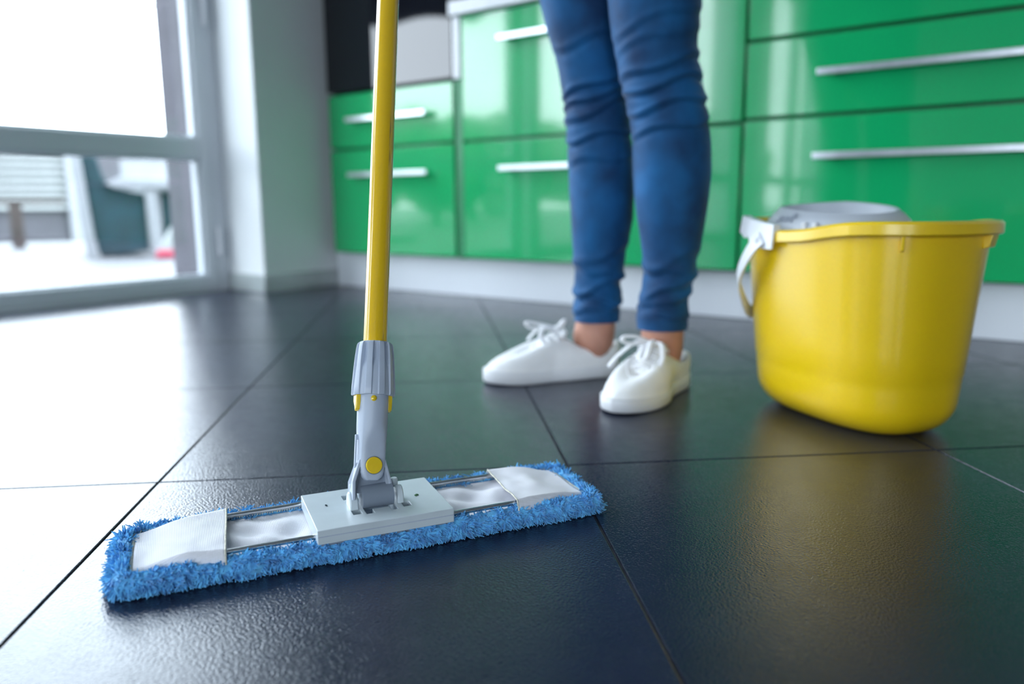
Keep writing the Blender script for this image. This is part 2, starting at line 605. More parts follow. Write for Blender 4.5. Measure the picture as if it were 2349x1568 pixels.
def glazed_leaf(name, y0, y1, detail, place=None):
    """glass door leaf: outer frame y0..y1, sash inside it, one low rail, two panes"""
    r = struct(empty(name, (XW, (y0 + y1) / 2, 0)))
    if place:
        r.location = (place[0], place[1], 0)
        r.rotation_euler = (0, 0, place[2])
    h = (y1 - y0) / 2
    fwd = 0.045     # width of the fixed frame
    ss = h - fwd    # half width of the sash
    sw = 0.042      # width of the stiles
    f = MB()
    for s in (-1, 1):
        a, b = sorted((s * h, s * (h - fwd)))
        f.box(-0.068, -0.004, a, b, 0, TOP)
    f.box(-0.068, -0.004, -h + fwd, h - fwd, TOP - 0.05, TOP)
    f.box(-0.068, -0.006, -h + fwd, h - fwd, -0.003, 0.010)
    struct(f.build('frame', M['pvc'], r, bevel=0.003))
    for s in (-1, 1):
        a, b = sorted((s * (ss - 0.002), s * (ss - sw)))
        st = MB().box(-0.060, 0.0, a, b, 0.012, TOP - 0.052)
        struct(st.build('stile', M['pvc'], r, bevel=0.004))
    for nm, z0, z1 in (('bottom_rail', 0.010, 0.054), ('middle_rail', 0.449, 0.514), ('top_rail', TOP - 0.10, TOP - 0.052)):
        rl = MB().box(-0.059, -0.001, -ss + sw, ss - sw, z0, z1)
        struct(rl.build(nm, M['pvc'], r, bevel=0.004))
    for z0, z1 in ((0.054, 0.449), (0.514, TOP - 0.10)):
        gp = MB().box(-0.040, -0.034, -ss + sw - 0.005, ss - sw + 0.005, z0 - 0.005, z1 + 0.005)
        struct(gp.build('glass_pane', M['glass'], r, smooth=False))
        bd = MB()
        w = ss - sw
        for s in (-1, 1):
            a, b = sorted((s * w, s * (w - 0.010)))
            bd.box(-0.033, -0.012, a, b, z0, z1)
        bd.box(-0.033, -0.012, -w + 0.010, w - 0.010, z0, z0 + 0.008)
        bd.box(-0.033, -0.012, -w + 0.010, w - 0.010, z1 - 0.008, z1)
        struct(bd.build('glazing_bead', M['pvc'], r, bevel=0.002))
    if detail:
        for z in (0.17, 0.93, 2.02):
            hg = MB()
            lathe(hg, [(0.004, z - 0.052), (0.0085, z - 0.048), (0.0085, z - 0.004), (0.0075, z - 0.003), (0.0075, z + 0.003),
                       (0.0085, z + 0.004), (0.0085, z + 0.048), (0.004, z + 0.052)], 16, Matrix.Translation((0.008, ss + 0.004, 0)))
            struct(hg.build('hinge', M['strap'], r))
    return r


for i, (y0, y1) in enumerate(LEAVES):
    glazed_leaf('door_%d' % (i + 1) if i < 2 else 'window_%d' % (i - 1), y0, y1, i == 0)

for i, (x, y, a, w) in enumerate(FILL_WINDOWS):
    glazed_leaf('window_%d' % (i + 4), -w / 2, w / 2, False, (x, y, a))  # out-of-view leaves added to brighten the camera side of the room

# ------------------------------------------------------------------ kitchen run
YF = 1.900           # faces of the fronts
FT = 0.019           # front thickness
G = 0.0045           # half of a joint


def front(name, x0, x1, z0, z1, parent, mt='green'):
    return MB().box(x0, x1, YF, YF + FT, z0, z1).build(name, M[mt], parent, bevel=0.0018)


def bar_handle(parent, x0, x1, z, name='handle'):
    """flat aluminium bar standing on two posts"""
    b = MB()
    b.box(x0, x1, YF - 0.030, YF - 0.021, z - 0.0075, z + 0.0075)
    for x in (x0 + 0.03, x1 - 0.03):
        b.box(x - 0.005, x + 0.005, YF - 0.022, YF + 0.001, z - 0.005, z + 0.005)
    return b.build(name, M['alu'], parent, bevel=0.0015)


def drawer_unit(name, x0, x1, splits, handles, hx, label, zt=0.848):
    r = empty(name, ((x0 + x1) / 2, YF + 0.3, 0.0))
    tag(r, label, 'cabinet', 'green drawer units along the wall')
    inv = Matrix.Translation((-(x0 + x1) / 2, -(YF + 0.3), 0))
    parts = []
    c = MB().box(x0 + 0.001, x1 - 0.001, YF + FT + 0.004, RY1 - 0.01, 0.124, zt - 0.002)
    parts.append(c.build('carcass', M['green_core'], r, smooth=False))
    for (z0, z1), hz in zip(splits, handles):
        d = front('drawer', x0 + G, x1 - G, z0 + G, z1 - G, r)
        parts.append(d)
        if hz:
            hnd = bar_handle(d, hx[0], hx[1], hz)
    for p in parts:
        p.matrix_local = inv
    return r


oven_cab = drawer_unit('oven_cabinet', -2.212, -1.630, [(0.122, 0.482), (0.482, 0.668)], [0.394, 0.577], (-2.096, -1.729),
                       'glossy green two-drawer base under the black oven beside the grey pier', zt=0.668)
drawer_unit('drawer_cabinet', -1.600, -0.714, [(0.122, 0.482), (0.482, 0.848)], [0.397, 0.763], (-1.441, -0.873),
            'glossy green wide two-drawer cabinet behind the standing legs')
drawer_unit('drawer_cabinet', -0.714, 0.186, [(0.122, 0.488), (0.488, 0.667), (0.667, 0.848)], [0.397, 0.580, 0.763], (-0.540, 0.012),
            'glossy green three-drawer cabinet with long bar handles behind the bucket')
# filler strip belongs to the oven housing
fs = MB().box(-1.629, -1.601, YF - 0.004, RY1 - 0.02, 0.669, 0.847).build('filler_strip', M['worktop'], oven_cab, bevel=0.002)
fs['label'] = 'white filler strip'
fs.matrix_parent_inverse = Matrix.Identity(4)
fs.location = -oven_cab.location
f2 = MB().box(-1.629, -1.601, YF + 0.006, RY1 - 0.02, 0.123, 0.668).build('side_panel', M['green_core'], oven_cab, bevel=0.002)
f2.location = -oven_cab.location
# built-in oven
ov = empty('oven', (-1.921, YF + 0.3, 0.670))
tag(ov, 'black glass built-in oven above the green drawers by the pier', 'oven')
def ovp(mb, name, mt, bevel=0.002, parent=ov):
    o = mb.build(name, M[mt], parent, bevel=bevel)
    if parent is ov:
        o.location = -ov.location
    return o
ovp(MB().box(-2.210, -1.634, YF + 0.022, RY1 - 0.02, 0.671, 1.270), 'body', 'black_metal')
dr = ovp(MB().box(-2.210, -1.634, YF - 0.002, YF + 0.020, 0.674, 1.150), 'door', 'black_glass')
hb = MB()
hb.tube([(-2.15, YF - 0.045, 1.10), (-1.70, YF - 0.045, 1.10)], 0.009, 14)
for x in (-2.12, -1.73):
    hb.tube([(x, YF - 0.045, 1.10), (x, YF, 1.10)], 0.006, 10)
ovp(hb, 'handle', 'alu', 0, dr)
cp = ovp(MB().box(-2.210, -1.634, YF - 0.002, YF + 0.020, 1.154, 1.268), 'control_panel', 'black_glass')
for x in (-2.08, -1.76):
    kn = lathe(MB(), [(0.022, 0), (0.022, 0.018), (0.018, 0.024)], 24, Matrix.Translation((x, YF - 0.002, 1.21)) @ Matrix.Rotation(R(90), 4, 'X'))
    ovp(kn, 'knob', 'alu', 0, cp)
# tall cupboard over the oven
tc_ = empty('wall_cupboard', (-1.921, YF + 0.3, 1.272))
tag(tc_, 'glossy green cupboard built in above the black oven', 'cabinet', None)
o = MB().box(-2.212, -1.602, YF + FT + 0.004, RY1 - 0.01, 1.273, 2.05).build('carcass', M['carcass'], tc_, smooth=False)
o.location = -tc_.location
o = MB().box(-2.208, -1.606, YF, YF + FT, 1.277, 2.046).build('door', M['green'], tc_, bevel=0.0018)
o.location = -tc_.location
o2_ = bar_handle(o, -1.70, -1.64, 1.34)

pl = MB().box(-2.246, 0.186, 1.942, 1.960, 0.0, 0.121).build('plinth', M['plinth'], bevel=0.0015)
tag(pl, 'long white plinth board under the green cabinets', 'plinth')
wt = MB().box(-1.633, 0.200, YF - 0.018, RY1, 0.8485, 0.8905).build('worktop', M['worktop'], bevel=0.003)
tag(wt, 'white worktop slab over the green drawer cabinets', 'worktop')

# ------------------------------------------------------------------ mop
MOPA = R(60.06)
mop = empty('flat_mop', (-0.498, 0.4623, 0.0), MOPA)
tag(mop, 'flat mop with yellow pole and blue fringed white pad on the dark floor', 'mop')
PYC, PHX, PHY = 0.012, 0.209, 0.050     # pad centre and half sizes


def pad_h(x, y):
    return 0.0


# fringe: lumpy roll around the edge and thousands of short yarn loops
def perim(n):
    pts = []
    r = 0.012
    L_, H_ = PHX, PHY
    seg = [((-L_ + r, -H_), (L_ - r, -H_)), ((L_ - r, -H_ + r), -90), ((L_, -H_ + r), (L_, H_ - r)), ((L_ - r, H_ - r), 0),
           ((L_ - r, H_), (-L_ + r, H_)), ((-L_ + r, H_ - r), 90), ((-L_, H_ - r), (-L_, -H_ + r)), ((-L_ + r, -H_ + r), 180)]
    for s in seg:
        if isinstance(s[1], tuple):
            a, b = Vector(s[0]), Vector(s[1])
            k = max(2, int((b - a).length / 0.004))
            t = (b - a).normalized()
            for i in range(k):
                pts.append((a + (b - a) * (i / k), Vector((t.y, -t.x))))
        else:
            for i in range(5):
                a = R(s[1] + 90 * i / 5)
                d = Vector((math.cos(a), math.sin(a)))
                pts.append((Vector(s[0]) + d * r, d))
    return pts


PP = perim(0)
roll = MB()
rings = []
for i, (p, d) in enumerate(PP):
    ring = []
    q = noise.noise(Vector((p.x * 40, p.y * 40, 1.0)))
    for j in range(12):
        a = 2 * math.pi * j / 12
        k = 1 + 0.28 * noise.noise(Vector((p.x * 150, p.y * 150, a * 1.3)))
        ro = (0.0082 + 0.0026 * q) * math.cos(a) * k
        rz = (0.0086 + 0.0024 * q) * math.sin(a) * k
        ring.append(Vector((p.x + d.x * (ro - 0.003), p.y + d.y * (ro - 0.003) + PYC, max(0.0006, 0.0098 + rz))))
    rings.append(ring)
roll.loft(rings, closed=True)
roll.box(-PHX + 0.006, PHX - 0.006, PYC - PHY + 0.006, PYC + PHY - 0.006, 0.001, 0.0105)
nS = 12500
vs, fs = [], []
npp = len(PP)
clump = {}
for s in range(nS):
    u = rng.random() * npp
    i = int(u)
    p, d = PP[i]
    p2, d_2 = PP[(i + 1) % npp]
    fr_ = u - i
    c0 = p + (p2 - p) * fr_
    dd = (d + (d_2 - d) * fr_).normalized()
    tg = Vector((-dd.y, dd.x))
    ph = R(rng.uniform(-68, 178))           # around the roll, from under the outside to the inner top
    if ph > R(120) and rng.random() < 0.5:
        ph = R(rng.uniform(-60, 110))
    q = noise.noise(Vector((c0.x * 40, c0.y * 40, 1.0)))
    root = Vector((c0.x + dd.x * (math.cos(ph) * (0.0072 + 0.0026 * q) - 0.003), c0.y + PYC + dd.y * (math.cos(ph) * (0.0072 + 0.0026 * q) - 0.003),
                   0.0098 + math.sin(ph) * (0.0076 + 0.0022 * q)))
    nrm = Vector((dd.x * math.cos(ph), dd.y * math.cos(ph), math.sin(ph)))
    # neighbours lean the same way so the yarn falls into tufts
    cl = noise.noise(Vector((root.x * 130, root.y * 130, root.z * 130)))
    cl2 = noise.noise(Vector((root.x * 130 + 9, root.y * 130, root.z * 130 + 5)))
    direc = (nrm * 0.75 + Vector((tg.x, tg.y, 0)) * (cl * 1.9 + rng.normal() * 0.28)
             + Vector((0, 0, -0.25 + cl2 * 1.1 + rng.normal() * 0.2))).normalized()
    ln = rng.uniform(0.0035, 0.0072) * (1 + 0.9 * max(0, cl2)) * (0.75 if c0.y < -0.045 else 1.0)
    r0 = rng.uniform(0.0006, 0.00095)
    side = direc.cross(Vector((0.3, 0.5, 0.8))).normalized()
    up_ = side.cross(direc)
    base = len(vs)
    bend = Vector((0, 0, -1)) * rng.uniform(0.1, 0.5) + Vector((tg.x, tg.y, 0)) * rng.normal() * 0.4
    for k in range(3):
        t = k / 2
        c_ = root + direc * (ln * t) + bend * (ln * t * t * 0.6)
        c_.z = max(0.0008, c_.z)
        rr2 = r0 * (1.0, 1.05, 0.55)[k]
        for j in range(3):
            a = 2.0944 * j
            w = c_ + (side * math.cos(a) + up_ * math.sin(a)) * rr2
            vs.append((w.x, w.y, max(0.0003, w.z)))
    for k in range(2):
        for j in range(3):
            a, b = base + k * 3 + j, base + k * 3 + (j + 1) % 3
            fs.append((a, b, b + 3, a + 3))
    fs.append((base + 6, base + 7, base + 8))
roll.add(vs, fs)
me = bpy.data.meshes.new('fringe')
me.from_pydata(roll.v, [], roll.f)
frg = link('fringe', me, M['fringe'], mop, smooth=False)
frg['kind'] = 'stuff'
frg['label'] = 'shaggy blue microfibre fringe'


# white backing cloth with soft wrinkles
def cloth_material_weave():
    t = M['cloth'].node_tree
    b = t.nodes['Principled BSDF']
    co = t.nodes.new('ShaderNodeTexCoord')
    w1 = t.nodes.new('ShaderNodeTexWave')
    w1.bands_direction = 'X'
    w1.inputs['Scale'].default_value = 230
    w2 = t.nodes.new('ShaderNodeTexWave')
    w2.bands_direction = 'Y'
    w2.inputs['Scale'].default_value = 230
    ad = t.nodes.new('ShaderNodeMath')
    t.links.new(co.outputs['Object'], w1.inputs[0])
    t.links.new(co.outputs['Object'], w2.inputs[0])
    t.links.new(w1.outputs['Fac'], ad.inputs[0])
    t.links.new(w2.outputs['Fac'], ad.inputs[1])
    bp = t.nodes.new('ShaderNodeBump')
    bp.inputs['Strength'].default_value = 0.25
    bp.inputs['Distance'].default_value = 0.0004
    t.links.new(ad.outputs[0], bp.inputs['Height'])
    t.links.new(bp.outputs[0], b.inputs['Normal'])


cloth_material_weave()
P = []
nx, ny = 150, 40
for i in range(nx + 1):
    x = -0.199 + 0.398 * i / nx
    row = []
    for j in range(ny + 1):
        v = j / ny
        yl, yh = PYC - 0.0425, PYC + 0.0405 + 0.0015 * math.sin(x * 90)
        y = yl + (yh - yl) * v
        ax = abs(x)
        wr = 0.0
        if 0.055 < ax < 0.145:
            e = smoothstep(0.055, 0.075, ax) * (1 - smoothstep(0.125, 0.145, ax))
            wr = e * (0.0026 * math.sin(y * 150 + x * 40 + 1.2 * math.sin(x * 60)) + 0.0022 * noise.noise(Vector((x * 35, y * 50, 3)))
                      + 0.0016 * math.sin(x * 120 - y * 70))
        row.append((x, y, 0.0152 + wr * math.sin(math.pi * min(1, max(0, v))) + 0.0012 * math.sin(math.pi * v)))
    P.append(row)
MB().grid(P).build('backing_cloth', M['cloth'], mop, angle=80)


def pocket(sx):
    """fabric pocket folded over the wire frame at one end; open edge towards the plate"""
    P = []
    for i in range(31):
        u = i / 30
        x = 0.127 + 0.071 * u
        row = []
        hw = 0.0505 - 0.011 * u
        yc = PYC - 0.002 + 0.002 * u
        for j in range(37):
            v = -1 + 2 * j / 36
            y = yc + hw * 1.0 * v
            top = 0.0262 - 0.008 * smoothstep(0.35, 1.0, u)
            drop = smoothstep(0.90, 1.0, abs(v)) * (top - 0.0155)
            sag = -0.0022 * (1 - v * v) * (1 - u) * (0.6 + 0.4 * math.sin(3 * v))
            wr = 0.0011 * noise.noise(Vector((x * 60 * sx, y * 60, 7))) + 0.0007 * math.sin(y * 110 + x * 90 * sx)
            row.append((sx * (x + 0.004 * (1 - u) * v * sx * 0.9), y, top - drop + (sag + wr) * (1 - abs(v) ** 6)))
        P.append(row)
    o = MB().grid(P).build('pocket', M['cloth'], mop, angle=80)
    sd = o.modifiers.new('solidify', 'SOLIDIFY')
    sd.thickness = 0.0009
    sd.offset = -1
    hem = MB().tube(P[0], 0.00075, 8)
    hm = hem.build('hem', M['hem'], o)
    hm['label'] = 'cream overlocked hem'
    return o


pocket(-1)
pocket(1)
# stitched seam inside the fringe (a row of small thread loops)
sm = MB()
k = 0
for (a, b) in (((-0.199, -0.030), (-0.199, 0.052)), ((0.199, -0.030), (0.199, 0.052)), ((-0.195, 0.0535), (0.195, 0.0535))):
    a, b = Vector(a), Vector(b)
    n_ = int((b - a).length / 0.0022)
    t = (b - a).normalized()
    q = Vector((-t.y, t.x))
    for i in range(n_):
        c_ = a + (b - a) * (i + 0.5) / n_
        s0, s1 = c_ - q * 0.0015 - t * 0.0008, c_ + q * 0.0015 + t * 0.0008
        sm.tube([(s0.x, s0.y, 0.0165), (c_.x, c_.y, 0.0182), (s1.x, s1.y, 0.0165)], 0.00055, 5)
o = sm.build('seam', M['hem'], mop)
o['kind'] = 'stuff'
o['label'] = 'cream overlock stitching'
# steel wire frame
for y in (0.0500, -0.0300):
    for s in (-1, 1):
        rd = MB().tube([(s * 0.045, y, 0.0215), (s * 0.150, y + (0.0015 if y < 0 else -0.0015), 0.0212)], 0.0023, 14)
        rd.build('wire', M['steel'], mop)
for s in (-1, 1):
    MB().tube([(s * 0.150, 0.0485, 0.0210), (s * 0.160, 0.036, 0.0200), (s * 0.160, -0.016, 0.0200), (s * 0.150, -0.0285, 0.0210)], 0.0018, 12).build('wire_end', M['steel'], mop)


def cell_plate(xs, ys, solid, z0, z1):
    """plate made of cells, with real holes where solid() is false"""
    mb = MB()
    nx_, ny_ = len(xs), len(ys)
    idx = {}
    def vid(i, j, z):
        key = (i, j, z)
        if key not in idx:
            idx[key] = len(mb.v)
            mb.v.append((xs[i], ys[j], z1 if z else z0))
        return idx[key]
    ok = lambda i, j: 0 <= i < nx_ - 1 and 0 <= j < ny_ - 1 and solid(0.5 * (xs[i] + xs[i + 1]), 0.5 * (ys[j] + ys[j + 1]))
    for i in range(nx_ - 1):
        for j in range(ny_ - 1):
            if not ok(i, j):
                continue
            mb.f.append((vid(i, j, 1), vid(i + 1, j, 1), vid(i + 1, j + 1, 1), vid(i, j + 1, 1)))
            mb.f.append((vid(i, j + 1, 0), vid(i + 1, j + 1, 0), vid(i + 1, j, 0), vid(i, j, 0)))
            for di, dj, a, b in ((-1, 0, (i, j + 1), (i, j)), (1, 0, (i + 1, j), (i + 1, j + 1)), (0, -1, (i, j), (i + 1, j)), (0, 1, (i + 1, j + 1), (i, j + 1))):
                if not ok(i + di, j + dj):
                    mb.f.append((vid(*a, 0), vid(*b, 0), vid(*b, 1), vid(*a, 1)))
    return mb


holes = [(-0.0255, -0.0175, 0.0165, 0.0275), (-0.0245, -0.0170, -0.0215, -0.0100), (-0.0135, -0.0065, -0.0240, -0.0140),
         (0.0085, 0.0145, -0.0235, -0.0140), (0.0205, 0.0275, -0.0205, -0.0090), (-0.0135, 0.0145, -0.0141, 0.0150)]
xs = sorted({-0.0592, 0.0592} | {h[0] for h in holes} | {h[1] for h in holes})
ys = sorted({-0.0435, 0.0440} | {h[2] for h in holes} | {h[3] for h in holes})
plate = cell_plate(xs, ys, lambda x, y: not any(h[0] < x < h[1] and h[2] < y < h[3] for h in holes), 0.0195, 0.0320)
pt = plate.build('plate', M['plate_plastic'], mop, smooth=True, bevel=0.0013, bevel_seg=3)
MB().box(-0.056, 0.056, -0.040, 0.041, 0.0165, 0.0197).build('plate_base', M['dark_plastic'], mop, smooth=False)
for z in (0.0262,):
    MB().box(-0.0590, 0.0590, -0.04385, -0.0430, z - 0.0004, z + 0.0004).build('mould_line', M['grey_plastic'], pt, smooth=False)
# knuckle and its two cheeks
kn = MB()
kn.tube([(-0.0140, -0.0035, 0.0400), (0.0140, -0.0035, 0.0400)], 0.0105, 28)
kn.build('knuckle', M['dark_plastic'], mop, angle=50)
for sx, x0, x1 in ((-1, -0.0250, -0.0175), (1, 0.0175, 0.0235)):
    ck = MB()
    prof = [(-0.0115, 0.031), (-0.0110, 0.037), (-0.0095, 0.0415), (-0.0065, 0.0450), (-0.0030, 0.0462), (0.0010, 0.0450), (0.0050, 0.0415), (0.0070, 0.037), (0.0075, 0.031)]
    n_ = len(prof)
    vs_ = [(x0, y, z) for y, z in prof] + [(x1, y, z) for y, z in prof]
    fs_ = [tuple(range(n_)), tuple(reversed(range(n_, 2 * n_)))] + [(i, (i + 1) % n_, n_ + (i + 1) % n_, n_ + i) for i in range(n_)]
    ck.add(vs_, fs_)
    ck.build('cheek', M['plate_plastic'], mop, bevel=0.0012)
    lug = lathe(MB(), [(0.0030, 0.043), (0.0033, 0.0445), (0.0033, 0.0495), (0.0026, 0.0508)], 14, Matrix.Translation(((x0 + x1) / 2 - 0.002 * sx, 0.004, 0)))
    lug.build('lug', M['plate_plastic'], mop)

# socket, collar and pole share one tilted axis
Hw = Vector((-0.4985, 0.4553, 0.0378))
dirw = Vector((-0.2070, 0.2951, 0.9328)).normalized()
rotm = Matrix.Rotation(-MOPA, 3, 'Z')
Hl = rotm @ (Hw - Vector((-0.498, 0.4623, 0)))
zl = (rotm @ dirw).normalized()
yl_ = Vector((0, 1, 0))
xl = yl_.cross(zl).normalized()
yl_ = zl.cross(xl).normalized()
AX = Matrix((xl, yl_, zl)).transposed().to_4x4()
AX.translation = Hl


def axpart(mb, name, mt, parent=mop, **kw):
    o = mb.build(name, M[mt], parent, **kw)
    if parent is mop:
        o.matrix_local = AX
    return o


# yoke: two side plates converging upwards and a web
yk = MB()
for s in (-1, 1):
    P0 = [(s * 0.0172, -0.0095, -0.002), (s * 0.0172, -0.0085, 0.014), (s * 0.0118, -0.0075, 0.034), (s * 0.0118, 0.0075, 0.034), (s * 0.0172, 0.0085, 0.014), (s * 0.0172, 0.0095, -0.002)]
    t = 0.0026
    vs_ = P0 + [(p[0] - s * t, p[1], p[2]) for p in P0]
    n_ = 6
    fs_ = [tuple(range(n_)), tuple(reversed(range(n_, 2 * n_)))] + [(i, (i + 1) % n_, n_ + (i + 1) % n_, n_ + i) for i in range(n_)]
    yk.add(vs_, fs_)
axpart(yk, 'yoke', 'grey_plastic', bevel=0.0006)
wb = MB()
wb.add([(-0.0150, -0.0045, 0.004), (0.0150, -0.0045, 0.004), (0.0108, -0.0035, 0.032), (-0.0108, -0.0035, 0.032),
        (-0.0150, 0.0045, 0.004), (0.0150, 0.0045, 0.004), (0.0108, 0.0035, 0.032), (-0.0108, 0.0035, 0.032)],
       [(0, 1, 2, 3), (7, 6, 5, 4), (0, 4, 5, 1), (1, 5, 6, 2), (2, 6, 7, 3), (3, 7, 4, 0)])
axpart(wb, 'web', 'dark_plastic')
# socket: round tube above that flattens into a rounded tongue below
rings = []
for z, a, b in [(0.0150, 0.0040, 0.0080), (0.0158, 0.0066, 0.0092), (0.0185, 0.0094, 0.0098), (0.0225, 0.0112, 0.0100), (0.028, 0.0120, 0.0102), (0.045, 0.0121, 0.0106), (0.053, 0.0125, 0.0114),
                (0.060, 0.0136, 0.0128), (0.064, 0.0139, 0.0136), (0.098, 0.0141, 0.0141)]:
    e = 2 + 2.6 * (1 - smoothstep(0.045, 0.064, z))
    ring = []
    for j in range(48):
        t = 2 * math.pi * j / 48
        c_, s_ = math.cos(t), math.sin(t)
        ring.append(Vector((a * abs(c_) ** (2 / e) * math.copysign(1, c_), b * abs(s_) ** (2 / e) * math.copysign(1, s_), z)))
    rings.append(ring)
axpart(MB().loft(rings), 'socket', 'grey_plastic', angle=40)
# rib on the left side of the socket
axpart(MB().box(-0.0150, -0.0136, -0.0015, 0.0015, 0.028, 0.052).box(-0.0150, -0.0110, -0.0015, 0.0015, 0.0265, 0.0285).box(-0.0150, -0.0120, -0.0015, 0.0015, 0.0515, 0.056),
       'socket_rib', 'grey_plastic', bevel=0.0004)
bt = lathe(MB(), [(0.0001, 0), (0.0074, 0), (0.0074, 0.0021), (0.0068, 0.0027), (0.0001, 0.0029)], 36, Matrix.Translation((0.0002, -0.0098, 0.0285)) @ Matrix.Rotation(R(90), 4, 'X'))
axpart(bt, 'button', 'yellow')
rg = lathe(MB(), [(0.0076, 0), (0.0081, 0.0003), (0.0081, 0.0009), (0.0076, 0.0012)], 36, Matrix.Translation((0.0002, -0.0098, 0.0285)) @ Matrix.Rotation(R(90), 4, 'X'), caps=False)
axpart(rg, 'button_ring', 'dark_plastic')
pn = lathe(MB(), [(0.0001, 0), (0.0026, 0), (0.0026, 0.0010), (0.0016, 0.0019), (0.0001, 0.0021)], 20, Matrix.Translation((-0.003, -0.0136, 0.0878)) @ Matrix.Rotation(R(90), 4, 'X'))
axpart(pn, 'button_pin', 'yellow')
for s in (-1, 1):
    cm = MB()
    prof = [(-0.006, 0.0955), (0.006, 0.0955), (0.006, 0.086), (0.001, 0.0805), (-0.001, 0.0765), (-0.005, 0.0785), (-0.006, 0.085)]
    n_ = len(prof)
    vs_ = [(s * 0.0125, y, z) for y, z in prof] + [(s * 0.0168, y * 0.9, z) for y, z in prof]
    fs_ = [tuple(range(n_)), tuple(reversed(range(n_, 2 * n_)))] + [(i, (i + 1) % n_, n_ + (i + 1) % n_, n_ + i) for i in range(n_)]
    cm.add(vs_, fs_)
    axpart(cm, 'clip', 'yellow', bevel=0.0009)
# fluted collar
rings = []
nf, nj = 10, 260
for z, r, dep in [(0.0915, 0.0150, 0), (0.0912, 0.0192, 0.0008), (0.0925, 0.0198, 0.0011), (0.099, 0.0197, 0.0014), (0.111, 0.0190, 0.0017), (0.117, 0.0186, 0.0020), (0.1215, 0.0183, 0.0038), (0.126, 0.0179, 0.0046),
                  (0.133, 0.0172, 0.0044), (0.1375, 0.0166, 0.0036), (0.1395, 0.0159, 0.0016), (0.1405, 0.0146, 0.0), (0.1402, 0.0113, 0)]:
    ring = []
    for j in range(nj):
        t = 2 * math.pi * j / nj
        ph = (t * nf / (2 * math.pi) + 0.55) % 1.0
        rib = smoothstep(0.0, 0.035, ph) * (1 - smoothstep(0.50, 0.54, ph))
        rr2 = r - dep * (1 - rib)
        ring.append(Vector((rr2 * math.cos(t), rr2 * math.sin(t), z)))
    rings.append(ring)
axpart(MB().loft(rings), 'collar', 'grey_plastic', angle=28)
po = lathe(MB(), [(0.0108, 0.10), (0.0108, 1.32), (0.0100, 1.335), (0.006, 1.342)], 48)
axpart(po, 'pole', 'pole', angle=50)
gripm = lathe(MB(), [(0.0122, 1.20), (0.0128, 1.205), (0.0128, 1.32), (0.0110, 1.345), (0.004, 1.352)], 32)
axpart(gripm, 'grip', 'grey_plastic')
# tiny scraps on the plate
for i, (x, y, mt, lab) in enumerate([(0.0385, -0.0010, 'herb', 'tiny green crumb on the right end of the pale mop plate'),
                                     (-0.0425, 0.0090, 'teal', 'tiny dark fleck on the left end of the pale mop plate')]):
    w = Matrix.Rotation(MOPA, 3, 'Z') @ Vector((x, y, 0.0321)) + Vector((-0.498, 0.4623, 0))
    cb = MB()
    for k in range(3 if i == 0 else 1):
        ox, oy = (rng.uniform(-0.002, 0.002), rng.uniform(-0.0012, 0.0012)) if i == 0 else (0, 0)
        ringz = []
        for z, r in ((0, 0.0008), (0.0006, 0.0011), (0.0011, 0.0005)):
            ringz.append([Vector((ox + r * 1.6 * math.cos(a + k), oy + r * 0.8 * math.sin(a + k), z)) for a in (j * math.pi / 3 for j in range(6))])
        cb.loft(ringz)
    o = cb.build('crumb', M[mt])
    o.location = w
    tag(o, lab, 'crumb')

# ------------------------------------------------------------------ bucket
BC, BA = Vector((-0.2583, 1.1411, 0)), R(-33.3)
bk = empty('mop_bucket', BC, BA)
tag(bk, 'bright yellow oval mop bucket standing on the dark tiles', 'bucket')
BA0, BB0, BA1, BB1, BE, BRR, BH, BSH = 0.1365, 0.0889, 0.1590, 0.1117, 2.8, 0.0414, 0.2569, -0.0038
NB = 96


def sup(t, a, b, e=BE):
    c_, s_ = math.cos(t), math.sin(t)
    return a * abs(c_) ** (2 / e) * math.copysign(1, c_), b * abs(s_) ** (2 / e) * math.copysign(1, s_)


def rimz(t):
    """height of the rim: it dips where the strap is hinged"""
    d = 0
    for c_ in (R(262), R(98)):
        dlt = (t - c_ + math.pi) % (2 * math.pi) - math.pi
        d += 0.0145 * math.exp(-(dlt / 0.42) ** 2)
    return 0.2715 - d


def bring(z, off=0.0, zfun=None):
    ring = []
    for j in range(NB):
        t = 2 * math.pi * j / NB
        zz = zfun(t) if zfun else z
        k = zz / BH
        w = min(zz / BRR, 1)
        ins = BRR * 0.9 * (1 - math.sqrt(max(0, 1 - (1 - w) ** 2)))
        x, y = sup(t, BA0 + (BA1 - BA0) * k - ins + off, BB0 + (BB1 - BB0) * k - ins + off)
        ring.append(Vector((x + BSH * k, y, zz)))
    return ring


rings = []
for q in (0.0, 0.5, 1.0):
    pass
bottom = [Vector((p.x * 0.3, p.y * 0.3, 0.0015)) for p in bring(0.001)]
rings = [bottom]
for i in range(9):
    a = (i / 8) * math.pi / 2
    rings.append(bring(max(0.0008, BRR * (1 - math.cos(a)))))
for z in (0.062, 0.075, 0.078, 0.11, 0.15, 0.19, 0.22):
    rings.append(bring(z, 0.0008 if z > 0.0765 else 0.0))
rings.append(bring(0, 0.0008, lambda t: rimz(t) - 0.006))
rings.append(bring(0, -0.002, lambda t: rimz(t) - 0.006))
for z in (0.22, 0.12, 0.05):
    rings.append(bring(z, -0.0025))
rings.append(bring(0.012, -0.002))
rings.append([Vector((p.x * 0.3, p.y * 0.3, 0.006)) for p in bring(0.012)])
axb = MB().loft(rings)
axb.build('body', M['yellow'], bk, angle=40)
